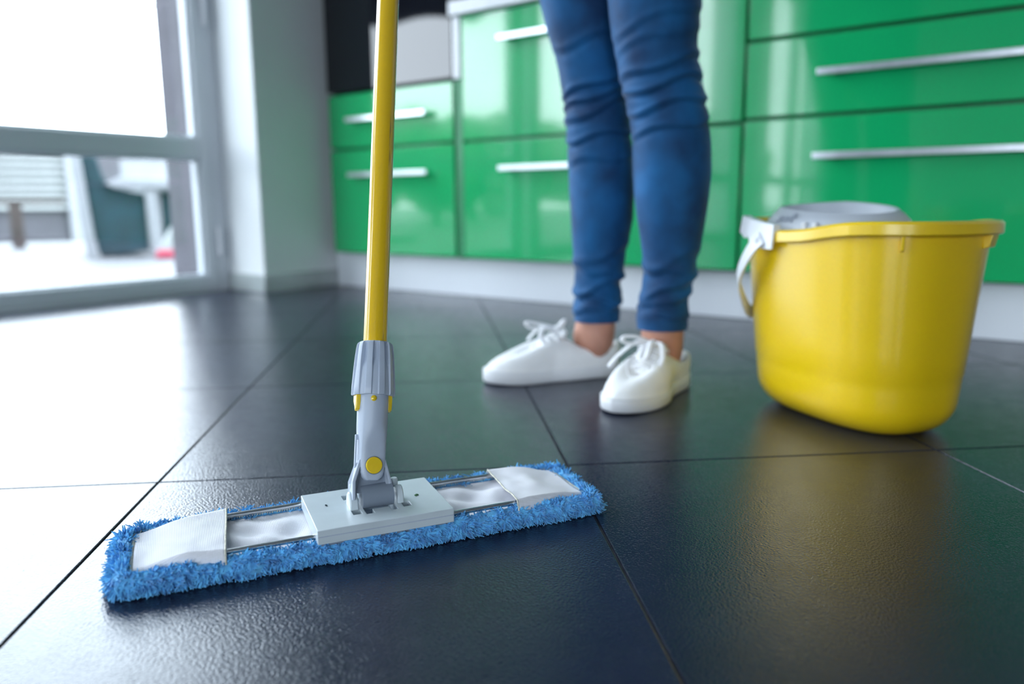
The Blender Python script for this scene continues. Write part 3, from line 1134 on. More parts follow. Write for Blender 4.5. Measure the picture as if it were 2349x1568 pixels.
# rim band: thicker at the right-hand end
rings = [[] for _ in range(8)]
for j in range(NB):
    t = 2 * math.pi * j / NB
    zt = rimz(t)
    dlt = (t + math.pi) % (2 * math.pi) - math.pi
    ext = 0.0035 * (1 - smoothstep(1.10, 1.14, abs(dlt)))      # step of the pouring lip
    hgt = 0.0165
    k = zt / BH
    def pnt(off, z):
        x, y = sup(t, BA0 + (BA1 - BA0) * k + off, BB0 + (BB1 - BB0) * k + off)
        return Vector((x + BSH * k, y, z))
    o_ = 0.0075 + ext
    for q, (of, z) in enumerate([(0.0005, zt - hgt), (o_ - 0.002, zt - hgt), (o_, zt - hgt + 0.002), (o_, zt - 0.003), (o_ - 0.003, zt), (0.001, zt + 0.0005), (-0.002, zt - 0.002), (-0.002, zt - hgt)]):
        rings[q].append(pnt(of, z))
rb = MB()
rb.loft(rings, closed=True)
rb.build('rim', M['yellow'], bk, angle=35)
# gussets under the rim
for t, sx in ((R(327), 0.002), (R(20), 0.010)):
    k = 0.25 / BH
    x, y = sup(t, BA0 + (BA1 - BA0) * k, BB0 + (BB1 - BB0) * k)
    nrm = Vector((abs(x) ** (BE - 1) / BA1 ** BE * math.copysign(1, x), abs(y) ** (BE - 1) / BB1 ** BE * math.copysign(1, y), 0)).normalized()
    tn = Vector((-nrm.y, nrm.x, 0))
    mt_ = Matrix((nrm, tn, Vector((0, 0, 1)))).transposed().to_4x4()
    mt_.translation = Vector((x, y, 0))
    z0 = 0.236 if sx < 0.005 else 0.238
    vs_ = [mt_ @ Vector(p) for p in ((-0.004, -sx, z0), (-0.004, sx, z0), (0.003, -sx, z0 + 0.002), (0.003, sx, z0 + 0.002), (0.0065, -sx, 0.256), (0.0065, sx, 0.256), (-0.004, -sx, 0.256), (-0.004, sx, 0.256))]
    MB().add(vs_, [(0, 2, 3, 1), (2, 4, 5, 3), (0, 1, 7, 6), (4, 6, 7, 5), (0, 6, 4, 2), (1, 3, 5, 7)]).build('gusset', M['yellow'], bk, bevel=0.0008)

# strap handle: pivots on both long sides near the left end, hangs down round the end
def bpt(t, z, off):
    k = z / BH
    x, y = sup(t, BA0 + (BA1 - BA0) * k + off, BB0 + (BB1 - BB0) * k + off)
    return Vector((x + BSH * k, y, z))


half = [(261, 0.247, 0.014), (258, 0.236, 0.019), (254, 0.216, 0.025), (249, 0.196, 0.027), (243, 0.178, 0.023), (236, 0.161, 0.016), (227, 0.146, 0.010), (216, 0.135, 0.007), (200, 0.128, 0.006)]
path = [bpt(R(t), z, o_) for t, z, o_ in half] + [bpt(R(180), 0.126, 0.006)] + [bpt(R(360 - t), z, o_) for t, z, o_ in reversed(half)]


def spline(pts, n):
    out = []
    m_ = len(pts)
    for i in range(m_ - 1):
        p0, p1, p2, p3 = pts[max(0, i - 1)], pts[i], pts[i + 1], pts[min(m_ - 1, i + 2)]
        for k in range(n):
            t = k / n
            out.append(0.5 * ((2 * p1) + (p2 - p0) * t + (2 * p0 - 5 * p1 + 4 * p2 - p3) * t * t + (3 * p1 - p0 - 3 * p2 + p3) * t ** 3))
    out.append(pts[-1])
    return out


pth = spline(path, 6)
sr = []
for i, p in enumerate(pth):
    t = (pth[min(len(pth) - 1, i + 1)] - pth[max(0, i - 1)]).normalized()
    outw = Vector((p.x - BSH + 0.03, p.y, 0)).normalized()
    outw = (outw - t * outw.dot(t)).normalized()
    w = t.cross(outw).normalized()
    e = abs(i / (len(pth) - 1) * 2 - 1)
    hw, th = 0.0095 + 0.0020 * e, 0.0022
    sr.append([p + w * hw + outw * th, p + w * (hw - 0.002) - outw * th, p - w * (hw - 0.002) - outw * th, p - w * hw + outw * th])
hd = MB().loft(sr).build('strap_handle', M['strap'], bk, bevel=0.0012, angle=40)
for sgn in (1, -1):
    # bracket plate clipped over the rim
    t0 = R(252) if sgn > 0 else R(108)
    br = MB()
    rings = []
    for a in np.linspace(-0.25, 0.25, 13):
        t = t0 + a * sgn
        zt = rimz(t)
        zb = 0.2655 - 0.0055 * a / 0.25 + 0.002
        notch = 0.012 * math.exp(-((a + 0.05) / 0.035) ** 2)
        lowz = 0.252 - 0.020 * smoothstep(-0.25, 0.05, a)
        ring = [bpt(t, zt, 0.0) + Vector((0, 0, zb - zt + 0.003)), bpt(t, zt, 0.0105) + Vector((0, 0, zb - zt + 0.003)), bpt(t, lowz + notch, 0.0150), bpt(t, lowz + notch, 0.0120), bpt(t, zt - 0.004, 0.0080), bpt(t, zt, 0.0) - Vector((0, 0, 0.0005))]
        rings.append(ring)
    br.loft(rings)
    br.build('handle_bracket', M['strap'], bk, bevel=0.0008)
    pv = bpt(t0 + R(7) * sgn, 0.243, 0.014)
    k_ = Vector((pv.x - BSH, pv.y * 1.6, 0)).normalized()
    rot = k_.to_track_quat('Z', 'Y').to_matrix().to_4x4()
    rot.translation = pv
    lathe(MB(), [(0.0001, 0), (0.0065, 0), (0.0065, 0.004), (0.005, 0.0055), (0.0001, 0.006)], 24, rot).build('pivot', M['strap'], bk)

# wringer insert: sloping oval funnel
wrg = empty('mop_wringer', BC, BA)
tag(wrg, 'light grey oval wringer basket set into the yellow bucket', 'wringer')
wc = Vector((-0.051, 0.004))
rings = []
for z, a, b, tilt in [(0.225, 0.100, 0.086, 0.0), (0.250, 0.104, 0.090, 0.0), (0.262, 0.103, 0.088, 0.0), (0.272, 0.099, 0.082, 0.1), (0.282, 0.0935, 0.074, 0.45), (0.2895, 0.088, 0.068, 0.9), (0.2925, 0.0855, 0.0655, 1.0),
                      (0.2908, 0.0815, 0.0615, 1.0), (0.278, 0.079, 0.059, 1.0), (0.255, 0.070, 0.052, 1.0), (0.215, 0.050, 0.034, 1.0), (0.165, 0.040, 0.027, 0.5)]:
    ring = []
    for j in range(72):
        t = 2 * math.pi * j / 72
        x, y = sup(t, a, b, 2.2)
        ring.append(Vector((wc.x + x, wc.y + y, z - 0.0015 - tilt * (0.085 * max(0.0, x + 0.045) - 0.070 * y))))
    rings.append(ring)
MB().loft(rings).build('funnel', M['wringer'], wrg, angle=40)
# fins and slots on the funnel's outer wall
fin = MB()
for t in (R(287), R(296)):
    x, y = sup(t, 0.100, 0.085, 2.2)
    nrm = Vector((x, y * 1.3, 0)).normalized()
    c_ = Vector((wc.x + x, wc.y + y, 0))
    mt_ = Matrix((nrm, Vector((-nrm.y, nrm.x, 0)), Vector((0, 0, 1)))).transposed().to_4x4()
    mt_.translation = c_
    fin.box(-0.012, 0.006, -0.0035, 0.0035, 0.245, 0.268, mt_)
fin.build('latch', M['strap'], wrg, bevel=0.002)
# embossed script on the sloping shoulder
fc = bpy.data.curves.new('lettering', 'FONT')
fc.body = 'soft'
fc.size = 0.024
fc.shear = 0.35
fc.extrude = 0.0006
fc.align_x = 'CENTER'
fc.align_y = 'CENTER'
tmp = bpy.data.objects.new('lettering', fc)
COL.objects.link(tmp)
txm = bpy.data.meshes.new_from_object(tmp.evaluated_get(bpy.context.evaluated_depsgraph_get()))
bpy.data.objects.remove(tmp)
txm.materials.clear()
txt = bpy.data.objects.new('lettering', txm)
COL.objects.link(txt)
txm.materials.append(M['print'])
txt.parent = wrg
t0 = R(266)
x0_, y0_ = sup(t0, 0.1015, 0.0855, 2.2)
x1_, y1_ = sup(t0, 0.0935, 0.074, 2.2)
pa, pb = Vector((wc.x + x0_, wc.y + y0_, 0.2660)), Vector((wc.x + x1_, wc.y + y1_, 0.2805 - 0.45 * (0.085 * max(0, x1_ + 0.045) - 0.07 * y1_)))
upv = (pb - pa).normalized()
xa, ya = sup(t0 - 0.1, 0.0965, 0.0785, 2.2)
xb, yb = sup(t0 + 0.1, 0.0965, 0.0785, 2.2)
tnv = Vector((xb - xa, yb - ya, 0)).normalized()
nv = tnv.cross(upv).normalized()
tm = Matrix((tnv, upv, nv)).transposed().to_4x4()
tm.translation = (pa + pb) / 2 + nv * 0.0016
txt.matrix_local = tm

# ------------------------------------------------------------------ person
# leg rings (x, y, z, radius) of the jeans
LEGR = [(-0.5578, 1.1066, 0.5880, 0.0676), (-0.5570, 1.1071, 0.5516, 0.0641), (-0.5562, 1.1078, 0.5209, 0.0602), (-0.5532, 1.1099, 0.5054, 0.0597), (-0.5499, 1.1124, 0.4836, 0.0596),
        (-0.5452, 1.1159, 0.4585, 0.0592), (-0.5399, 1.1199, 0.4333, 0.0581), (-0.5355, 1.1232, 0.4014, 0.0570), (-0.5330, 1.1250, 0.3758, 0.0576), (-0.5316, 1.1260, 0.3369, 0.0572),
        (-0.5314, 1.1262, 0.3042, 0.0548), (-0.5311, 1.1264, 0.2711, 0.0511), (-0.5309, 1.1266, 0.2378, 0.0459), (-0.5312, 1.1263, 0.2041, 0.0407), (-0.5328, 1.1252, 0.1769, 0.0395),
        (-0.5350, 1.1235, 0.1564, 0.0383), (-0.5380, 1.1213, 0.1427, 0.0370), (-0.5393, 1.1203, 0.1275, 0.0398), (-0.5387, 1.1207, 0.1116, 0.0395), (-0.5385, 1.1209, 0.0997, 0.0382)]
LEGL = [(-0.7008, 1.1345, 0.6145, 0.067), (-0.6963, 1.1378, 0.5748, 0.0621), (-0.6918, 1.1411, 0.5413, 0.0571), (-0.6867, 1.1449, 0.5077, 0.0541), (-0.6835, 1.1472, 0.4804, 0.053), (-0.6807, 1.1493, 0.453, 0.0521), (-0.6769, 1.1522, 0.4115, 0.0531), (-0.6741, 1.1542, 0.3766, 0.0534), (-0.6724, 1.1556, 0.3412, 0.0533), (-0.6711, 1.1565, 0.3057, 0.0532), (-0.6707, 1.1568, 0.2697, 0.0519), (-0.6724, 1.1555, 0.2334, 0.0474), (-0.6737, 1.1545, 0.1968, 0.0432), (-0.6749, 1.1537, 0.1673, 0.04), (-0.6747, 1.1538, 0.1434, 0.0409), (-0.6764, 1.1526, 0.13, 0.0402), (-0.6765, 1.1525, 0.1112, 0.0399), (-0.676, 1.1529, 0.0968, 0.0389)]
# thigh tops blend into the hips
HIPR = [(-0.580, 1.122, 0.840, 0.098), (-0.573, 1.115, 0.760, 0.090), (-0.564, 1.108, 0.670, 0.0775)]
HIPL = [(-0.714, 1.138, 0.840, 0.098), (-0.712, 1.136, 0.760, 0.090), (-0.706, 1.135, 0.690, 0.0770)]
VDIR = Vector((0.597, -0.802, 0)).normalized()       # roughly the way the knees point
VSID = Vector((0.802, 0.597, 0)).normalized()
FOLDR = [(0.551, 0.055, 0.0016, 0.006), (0.4880, 0.045, 0.0032, 0.0055), (0.4630, 0.040, 0.0042, 0.0050), (0.4340, 0.035, 0.0036, 0.0050), (0.4020, 0.028, 0.0028, 0.0050), (0.525, 0.04, 0.0012, 0.006),
         (0.186, -0.02, 0.0026, 0.0075), (0.163, 0.05, 0.0034, 0.0070), (0.143, 0.03, 0.0030, 0.0060), (0.125, -0.03, 0.0022, 0.0055), (0.205, 0.05, 0.0018, 0.008)]
FOLDL = [(0.545, 0.04, 0.0018, 0.006), (0.4790, 0.048, 0.0038, 0.0055), (0.4600, 0.045, 0.0036, 0.0050), (0.4400, 0.060, 0.0030, 0.0060), (0.3990, 0.025, 0.0032, 0.0050), (0.3620, 0.012, 0.0018, 0.006),
         (0.205, 0.05, 0.0022, 0.008), (0.178, -0.03, 0.0030, 0.0075), (0.155, 0.05, 0.0036, 0.0065), (0.136, -0.03, 0.0030, 0.0055), (0.118, 0.02, 0.0022, 0.0055)]


def leg_tube(rings_in, folds, seed):
    zs = np.array([r[2] for r in rings_in])[::-1]
    A = np.array(rings_in)[::-1]
    zz = np.linspace(zs[0], zs[-1], 330)
    # smooth interpolation
    xs_ = [np.interp(zz, zs, A[:, k]) for k in (0, 1, 3)]
    ker = np.hanning(9)
    ker /= ker.sum()
    xs_ = [np.convolve(np.pad(v, 4, mode='edge'), ker, 'valid') for v in xs_]
    rings = []
    nj = 72
    for i, z in enumerate(zz):
        c_ = Vector((xs_[0][i], xs_[1][i], z))
        r = xs_[2][i]
        ring = []
        calf = 0.10 * math.exp(-((z - 0.33) / 0.07) ** 2)
        for j in range(nj):
            a = 2 * math.pi * j / nj
            ca, sa = math.cos(a), math.sin(a)
            rr2 = r * (1 + 0.03 * max(0, -sa) + calf * max(0, -sa))
            disp = 0.0
            for (z0, sl, amp, w) in folds:
                zc = z0 + sl * ca * 0.35 + 0.004 * math.sin(3 * a + seed + z0 * 50)
                front_ = 0.35 + 0.65 * smoothstep(-0.6, 0.5, sa + 0.2 * math.sin(z0 * 200 + seed))
                dz = (z - zc) / w
                disp += amp * front_ * (math.exp(-(dz - 0.8) ** 2) - 0.9 * math.exp(-(dz + 0.8) ** 2))
            disp += 0.0010 * noise.noise(Vector((ca * 2, sa * 2 + seed, z * 22)))
            p = c_ + VSID * (ca * (rr2 + disp)) + VDIR * (sa * (rr2 * 1.04 + disp))
            ring.append(p)
        rings.append(ring)
    return rings


person = None
# body: one continuous skinned figure
SK = {
    'pelvis': ((-0.652, 1.140, 0.900), (0.125, 0.095)),
    'waist': ((-0.658, 1.138, 1.020), (0.105, 0.080)),
    'chest': ((-0.664, 1.128, 1.190), (0.115, 0.085)),
    'neckb': ((-0.666, 1.116, 1.340), (0.075, 0.065)),
    'neck': ((-0.666, 1.106, 1.400), (0.048, 0.048)),
    'jaw': ((-0.668, 1.092, 1.460), (0.060, 0.065)),
    'head': ((-0.668, 1.088, 1.540), (0.075, 0.088)),
    'crown': ((-0.668, 1.092, 1.605), (0.052, 0.060)),
    'hipR': ((-0.578, 1.122, 0.840), (0.085, 0.085)),
    'kneeR': ((-0.547, 1.115, 0.465), (0.047, 0.047)),
    'calfR': ((-0.5315, 1.130, 0.330), (0.044, 0.044)),
    'shinR': ((-0.5345, 1.124, 0.180), (0.0290, 0.0290)),
    'ankR': ((-0.5385, 1.122, 0.102), (0.0365, 0.0365)),
    'ank2R': ((-0.5390, 1.126, 0.060), (0.0345, 0.0345)),
    'heelR': ((-0.5350, 1.120, 0.035), (0.026, 0.026)),
    'toeR': ((-0.5250, 1.010, 0.026), (0.020, 0.018)),
    'hipL': ((-0.714, 1.138, 0.840), (0.085, 0.085)),
    'kneeL': ((-0.681, 1.148, 0.462), (0.047, 0.047)),
    'calfL': ((-0.671, 1.158, 0.330), (0.044, 0.044)),
    'shinL': ((-0.675, 1.154, 0.175), (0.0310, 0.0310)),
    'ankL': ((-0.6775, 1.1520, 0.086), (0.0370, 0.0370)),
    'ank2L': ((-0.682, 1.148, 0.055), (0.0400, 0.0400)),
    'heelL': ((-0.682, 1.150, 0.035), (0.026, 0.026)),
    'toeL': ((-0.7600, 1.060, 0.026), (0.020, 0.018)),
    'shR': ((-0.510, 1.100, 1.310), (0.048, 0.048)),
    'elR': ((-0.500, 0.960, 1.090), (0.036, 0.036)),
    'wrR': ((-0.660, 0.815, 1.150), (0.024, 0.024)),
    'haR': ((-0.712, 0.782, 1.160), (0.028, 0.020)),
    'shL': ((-0.820, 1.140, 1.310), (0.048, 0.048)),
    'elL': ((-0.870, 1.020, 1.080), (0.036, 0.036)),
    'wrL': ((-0.765, 0.830, 1.000), (0.024, 0.024)),
    'haL': ((-0.735, 0.786, 1.010), (0.028, 0.020)),
}
EDG = [('pelvis', 'waist'), ('waist', 'chest'), ('chest', 'neckb'), ('neckb', 'neck'), ('neck', 'jaw'), ('jaw', 'head'), ('head', 'crown'),
       ('pelvis', 'hipR'), ('hipR', 'kneeR'), ('kneeR', 'calfR'), ('calfR', 'shinR'), ('shinR', 'ankR'), ('ankR', 'ank2R'), ('ank2R', 'heelR'), ('heelR', 'toeR'),
       ('pelvis', 'hipL'), ('hipL', 'kneeL'), ('kneeL', 'calfL'), ('calfL', 'shinL'), ('shinL', 'ankL'), ('ankL', 'ank2L'), ('ank2L', 'heelL'), ('heelL', 'toeL'),
       ('chest', 'shR'), ('shR', 'elR'), ('elR', 'wrR'), ('wrR', 'haR'), ('chest', 'shL'), ('shL', 'elL'), ('elL', 'wrL'), ('wrL', 'haL')]
# fingers close round the pole
poleP = lambda z: Hw + dirw * ((z - Hw.z) / dirw.z)
for hnd, wr in (('haR', 'wrR'), ('haL', 'wrL')):
    h = Vector(SK[hnd][0])
    w = Vector(SK[wr][0])
    axp = dirw
    for f in range(4):
        cpt = poleP(h.z + 0.026 - 0.018 * f)
        into = (h - w)
        into = (into - axp * into.dot(axp)).normalized()
        sd = axp.cross(into).normalized() * (1 if hnd == 'haR' else -1)
        prev = hnd
        for k, a in enumerate((150, 90, 20, -45)):
            rad = 0.0215
            p_ = cpt - into * math.cos(R(180 - a)) * rad * -1 + sd * math.sin(R(a)) * rad
            nm = '%s_f%d_%d' % (hnd, f, k)
            rr2 = (0.0088, 0.0084, 0.0078, 0.0068)[k]
            SK[nm] = (tuple(p_), (rr2, rr2))
            EDG.append((prev, nm))
            prev = nm
    prev = hnd
    for k, a in enumerate((200, 265, 320)):
        cpt = poleP(h.z + 0.034 + 0.004 * k)
        p_ = cpt + into * math.cos(R(a)) * 0.021 + sd * math.sin(R(a)) * 0.021
        nm = '%s_t%d' % (hnd, k)
        SK[nm] = (tuple(p_), (0.0100 - 0.001 * k,) * 2)
        EDG.append((prev, nm))
        prev = nm
names = list(SK)
me = bpy.data.meshes.new('person')
me.from_pydata([SK[n][0] for n in names], [(names.index(a), names.index(b)) for a, b in EDG], [])
person = bpy.data.objects.new('person', me)
COL.objects.link(person)
sk = person.modifiers.new('skin', 'SKIN')
sk.use_smooth_shade = True
for n, sv in zip(names, me.skin_vertices[0].data):
    sv.radius = SK[n][1]
    sv.use_root = (n == 'pelvis')
ss_ = person.modifiers.new('subsurf', 'SUBSURF')
ss_.levels = 2
ss_.render_levels = 2
me.materials.append(M['skin'])
tag(person, 'person standing in blue skinny jeans and white lace-up canvas shoes', 'person')

jr = leg_tube(HIPR + LEGR, FOLDR, 0.3)
jl = leg_tube(HIPL + LEGL, FOLDL, 2.1)
jn = MB()
for rings in (jr, jl):
    # hem: turn the cloth in at the bottom
    c0 = sum(rings[0], Vector()) / len(rings[0])
    inner = [p + (c0 - p) * 0.07 + Vector((0, 0, 0.0005)) for p in rings[0]]
    inner2 = [p + (c0 - p) * 0.09 + Vector((0, 0, 0.02)) for p in rings[0]]
    low = [p + (p - c0) * 0.012 for p in rings[0]]
    stitch = []
    jn.loft([inner2, inner, low] + rings[1:], caps=False)
# hips
hp = []
for z, a, b, yo in [(0.800, 0.168, 0.112, 0.0), (0.850, 0.175, 0.118, 0.0), (0.900, 0.170, 0.114, 0.0), (0.960, 0.150, 0.102, 0.0), (1.000, 0.138, 0.094, 0)]:
    ring = []
    for j in range(72):
        a_ = 2 * math.pi * j / 72
        sdir = Vector((-0.142, 0.028, 0)).normalized()
        fdir = Vector((sdir.y, -sdir.x, 0))
        ring.append(Vector((-0.651, 1.138, z)) - sdir * math.cos(a_) * a - fdir * math.sin(a_) * b)
    hp.append(ring)
jn.loft(hp, caps=True)
jeans = jn.build('jeans', M['denim'], person, angle=70)
# outer side seams of the jeans
for rings, jj in ((jr, 4), (jl, 66)):
    st = MB()
    pts = [r[jj] + (r[jj] - sum(r, Vector()) / len(r)).normalized() * 0.0006 for r in rings[2:250:4]]
    st.tube(pts, 0.0011, 6)
    st.build('side_seam', M['denim'], jeans)
for rings in (jr, jl):
    st = MB()
    r = rings[9]
    c0 = sum(r, Vector()) / len(r)
    st.tube([p + (p - c0).normalized() * 0.0004 for p in r], 0.0007, 5, closed=True)
    st.build('hem_stitch', M['denim'], jeans)
# shirt
sh = MB()
rings = []
for z, a, b in [(0.930, 0.168, 0.116), (0.990, 0.152, 0.106), (1.060, 0.150, 0.104), (1.180, 0.168, 0.118), (1.270, 0.178, 0.112), (1.320, 0.160, 0.094), (1.360, 0.098, 0.078), (1.385, 0.068, 0.066)]:
    ring = []
    for j in range(48):
        a_ = 2 * math.pi * j / 48
        sdir = Vector((-0.31, 0.04, 0)).normalized()
        fdir = Vector((sdir.y, -sdir.x, 0))
        ring.append(Vector((-0.660, 1.134 - 0.02 * max(0, z - 1.1), z)) + sdir * math.cos(a_) * a + fdir * math.sin(a_) * b)
    rings.append(ring)
sh.loft(rings, caps=False)
for s_, e_ in (('shR', 'elR'), ('shL', 'elL')):
    a, b = Vector(SK[s_][0]), Vector(SK[e_][0])
    sh.tube([a + (a - b) * 0.08, a + (b - a) * 0.3, a + (b - a) * 0.72], [0.060, 0.056, 0.050], 24)
sh.build('shirt', M['shirt'], person, angle=60)
# face and hair
hc = Vector(SK['head'][0])
fdir = Vector((-0.10, -0.99, -0.10)).normalized()
sdir = fdir.cross(Vector((0, 0, 1))).normalized()
hr = MB()
rings = []
for i in range(14):
    th = math.pi * (0.02 + 0.60 * i / 13)
    ring = []
    for j in range(36):
        a_ = 2 * math.pi * j / 36
        rr2 = math.sin(th)
        d_ = sdir * math.cos(a_) * 0.086 * rr2 - Vector((fdir.x, fdir.y, 0)).normalized() * (math.sin(a_) * 0.105 * rr2 + 0.012)
        z = 0.105 * math.cos(th) + 0.03 * (max(0, -math.sin(a_)) * (th > 1.2))
        ring.append(hc + d_ + Vector((0, 0, z - 0.005)))
    rings.append(ring)
hr.loft(rings)
hr.build('hair', M['hair'], person)
ns = MB()
fo = hc + fdir * 0.085
ns.tube([fo + Vector((0, 0, 0.02)), fo + fdir * 0.012 + Vector((0, 0, -0.015)), fo + fdir * 0.004 + Vector((0, 0, -0.026))], [0.006, 0.010, 0.007], 10)
ns.build('nose', M['skin'], person)
for s in (-1, 1):
    e = lathe(MB(), [(0.001, -0.011), (0.008, -0.007), (0.011, 0), (0.008, 0.007), (0.001, 0.011)], 16, Matrix.Translation(hc + fdir * 0.080 + sdir * (0.030 * s) + Vector((0, 0, 0.018))))
    e.build('eye', M['strap'], person)
    ea = lathe(MB(), [(0.002, -0.028), (0.010, -0.014), (0.013, 0.008), (0.008, 0.024), (0.001, 0.029)], 12, Matrix.Translation(hc + sdir * (0.078 * s)))
    ea.build('ear', M['skin'], person)
mth = MB().tube([fo + sdir * -0.022 + Vector((0, 0, -0.052)), fo + fdir * 0.004 + Vector((0, 0, -0.054)), fo + sdir * 0.022 + Vector((0, 0, -0.052))], [0.002, 0.005, 0.002], 8)
mth.build('mouth', M['pink'], person)


# shoes -------------------------------------------------------------
def shoe(heel, toe, L, mirror, label, laces_seed, bow_dirs):
    """white canvas plimsoll: sole, upper with throat opening, tongue, laces"""
    heel, toe = Vector(heel), Vector(toe)
    d = (toe - heel)
    rz = math.atan2(d.y, d.x)
    r = empty('shoe', (heel.x, heel.y, 0.0), rz, person)
    r['label'] = label
    k = L / 0.25
    N = 72

    def outline(t, off=0.0):
        """t in 0..1 from the middle of the heel round the outside, over the toe and back"""
        a = 2 * math.pi * t
        s = 0.5 - 0.5 * math.cos(a)                      # 0 heel .. 1 toe
        x = L * s
        w = 0.033 * (min(1, (s / 0.16)) ** 0.5 if s < 0.16 else 1)
        # half width along the foot: heel, waist, ball, toe
        prof_s = [0, 0.03, 0.08, 0.16, 0.30, 0.45, 0.60, 0.70, 0.80, 0.88, 0.94, 0.98, 1.0]
        prof_w = [0.0, 0.0185, 0.0275, 0.0315, 0.0315, 0.0340, 0.0405, 0.0425, 0.0400, 0.0335, 0.0255, 0.0155, 0.0]
        w = float(np.interp(s, prof_s, prof_w)) * k
        side = 1 if a < math.pi else -1
        asym = 0.006 * k * math.sin(math.pi * s) ** 2 * mirror * (1 if s > 0.4 else 0.6)
        y = side * w + asym * (0.8 if s > 0.5 else -0.4)
        p = Vector((x, y))
        if off:
            c_ = Vector((L * (0.1 + 0.8 * s), asym * 0.5))
            v = (p - c_)
            if v.length > 1e-6:
                p = p + v.normalized() * off
        return p, s, side

    def sm_ring(off, zf):
        pts = []
        for i in range(N):
            p, s, side = outline((i + 0.5) / N, off)
            pts.append(Vector((p.x, p.y, zf(s))))
        # light smoothing of the outline
        for _ in range(2):
            pts = [(pts[i - 1] + pts[i] * 2 + pts[(i + 1) % N]) / 4 for i in range(N)]
        return pts

    lift = lambda s: 0.0025 * smoothstep(0.80, 1.0, s)
    top_z = lambda s: (0.0215 - 0.002 * math.sin(math.pi * s)) * k + lift(s) * 0.8
    so = MB()
    so.loft([sm_ring(-0.006, lambda s: lift(s)), sm_ring(-0.0005, lambda s: 0.0003 + lift(s)), sm_ring(0.0022, lambda s: 0.0035 + lift(s)), sm_ring(0.0026, lambda s: top_z(s) * 0.75), sm_ring(0.0022, lambda s: top_z(s) - 0.0015),
             sm_ring(0.0005, lambda s: top_z(s)), sm_ring(-0.005, lambda s: top_z(s))])
    so.build('sole', M['rubber'], r, angle=50)
    # upper: from the sole edge to the throat line
    base = sm_ring(0.0, lambda s: top_z(s) - 0.002)
    throat = []
    for i in range(N):
        p, s, side = outline((i + 0.5) / N)
        q = 0.5 - 0.5 * math.cos(math.pi * min(1, s / 1.0))
        # throat x runs from the heel back edge to the front of the lacing
        xt = L * (0.012 + 0.670 * s)
        so_ = xt / L
        hw = np.interp(so_, [0.0, 0.02, 0.06, 0.14, 0.24, 0.34, 0.42, 0.50, 0.60, 0.682], [0.0, 0.011, 0.0205, 0.0285, 0.0300, 0.0270, 0.0195, 0.0135, 0.0110, 0.0]) * k
        zt = np.interp(so_, [0.0, 0.05, 0.12, 0.22, 0.32, 0.38, 0.44, 0.52, 0.60, 0.682], [0.0580, 0.0570, 0.0520, 0.0470, 0.0530, 0.0620, 0.0720, 0.0660, 0.0550, 0.0450]) * k
        throat.append(Vector((xt, side * hw + 0.002 * mirror, zt)))
    for _ in range(1):
        throat = [(throat[i - 1] + throat[i] * 2 + throat[(i + 1) % N]) / 4 for i in range(N)]
    rings = []
    K = 14
    for m_ in range(K + 1):
        v = m_ / K
        ring = []
        for i in range(N):
            b_, t_ = base[i], throat[i]
            s = b_.x / L
            toe_ = smoothstep(0.60, 0.95, s)
            hfrac = 1 - math.cos(v * math.pi / 2)
            zfrac = math.sin(v * math.pi / 2)
            # the toe box is a low dome, the heel counter nearly upright
            hf = hfrac * (1 - toe_) + toe_ * (v ** 1.25)
            zf = zfrac * (1 - toe_) + toe_ * (1 - (1 - v) ** 2.7) 
            if toe_ > 0.0:
                zf = zf * (1 - toe_ * 0.0)
            bul = 0.0035 * math.sin(math.pi * v) * (1 - toe_ * 0.2)
            out = Vector((b_.x - L * 0.45, b_.y, 0))
            out = out.normalized() if out.length > 1e-6 else Vector((0, 0, 0))
            p = Vector((b_.x + (t_.x - b_.x) * hf, b_.y + (t_.y - b_.y) * hf, b_.z + (t_.z - b_.z) * zf)) + out * bul
            p.z += 0.0006 * noise.noise(Vector((p.x * 60, p.y * 60, laces_seed)))
            ring.append(p)
        rings.append(ring)
    # turn the collar inwards
    c_in = []
    for i in range(N):
        p = rings[-1][i]
        c_in.append(Vector((p.x * 0.97 + 0.004, p.y * 0.86, p.z - 0.003)))
    c_in2 = [Vector((p.x * 0.97 + 0.004, p.y * 0.84, p.z - 0.014)) for p in c_in]
    up = MB().loft(rings + [c_in, c_in2], caps=False)
    upper = up.build('upper', M['canvas'], r, angle=60)
    # toe welt line and eyestay seam
    wl_ = MB().tube(sm_ring(0.0018, lambda s: top_z(s) + 0.0006), 0.0011, 8, closed=True)
    wl_.build('welt', M['rubber'], r)
    eye = []
    for i in range(N):
        s = throat[i].x / L
        if 0.40 < s:
            p = rings[-4][i]
            n_ = Vector((0, p.y, 0.02)).normalized()
            eye.append((p + n_ * 0.0008))
    MB().tube(eye, 0.0007, 6).build('stitching', M['lace'], upper)
    # tongue
    P = []
    for i in range(15):
        u = i / 14
        x = L * (0.675 - 0.245 * u)
        z = float(np.interp(x / L, [0.43, 0.47, 0.54, 0.62, 0.68], [0.0885, 0.0800, 0.0715, 0.0600, 0.0475])) * k
        row = []
        for j in range(11):
            v = -1 + 2 * j / 10
            row.append((x, v * (0.013 + 0.007 * u) * k + 0.002 * mirror, z - 0.006 * v * v - 0.0005))
        P.append(row)
    tg_ = MB().grid(P).build('tongue', M['canvas'], r, angle=80)
    sd = tg_.modifiers.new('solidify', 'SOLIDIFY')
    sd.thickness = 0.0028
    # laces
    def eyelet(u, side):
        x = L * (0.650 - 0.195 * u)
        z = float(np.interp(x / L, [0.45, 0.52, 0.60, 0.66], [0.0750, 0.0685, 0.0580, 0.0500])) * k
        w = float(np.interp(x / L, [0.45, 0.52, 0.60, 0.66], [0.0235, 0.0190, 0.0155, 0.0135])) * k
        return Vector((x, side * w + 0.002 * mirror, z + 0.0002))
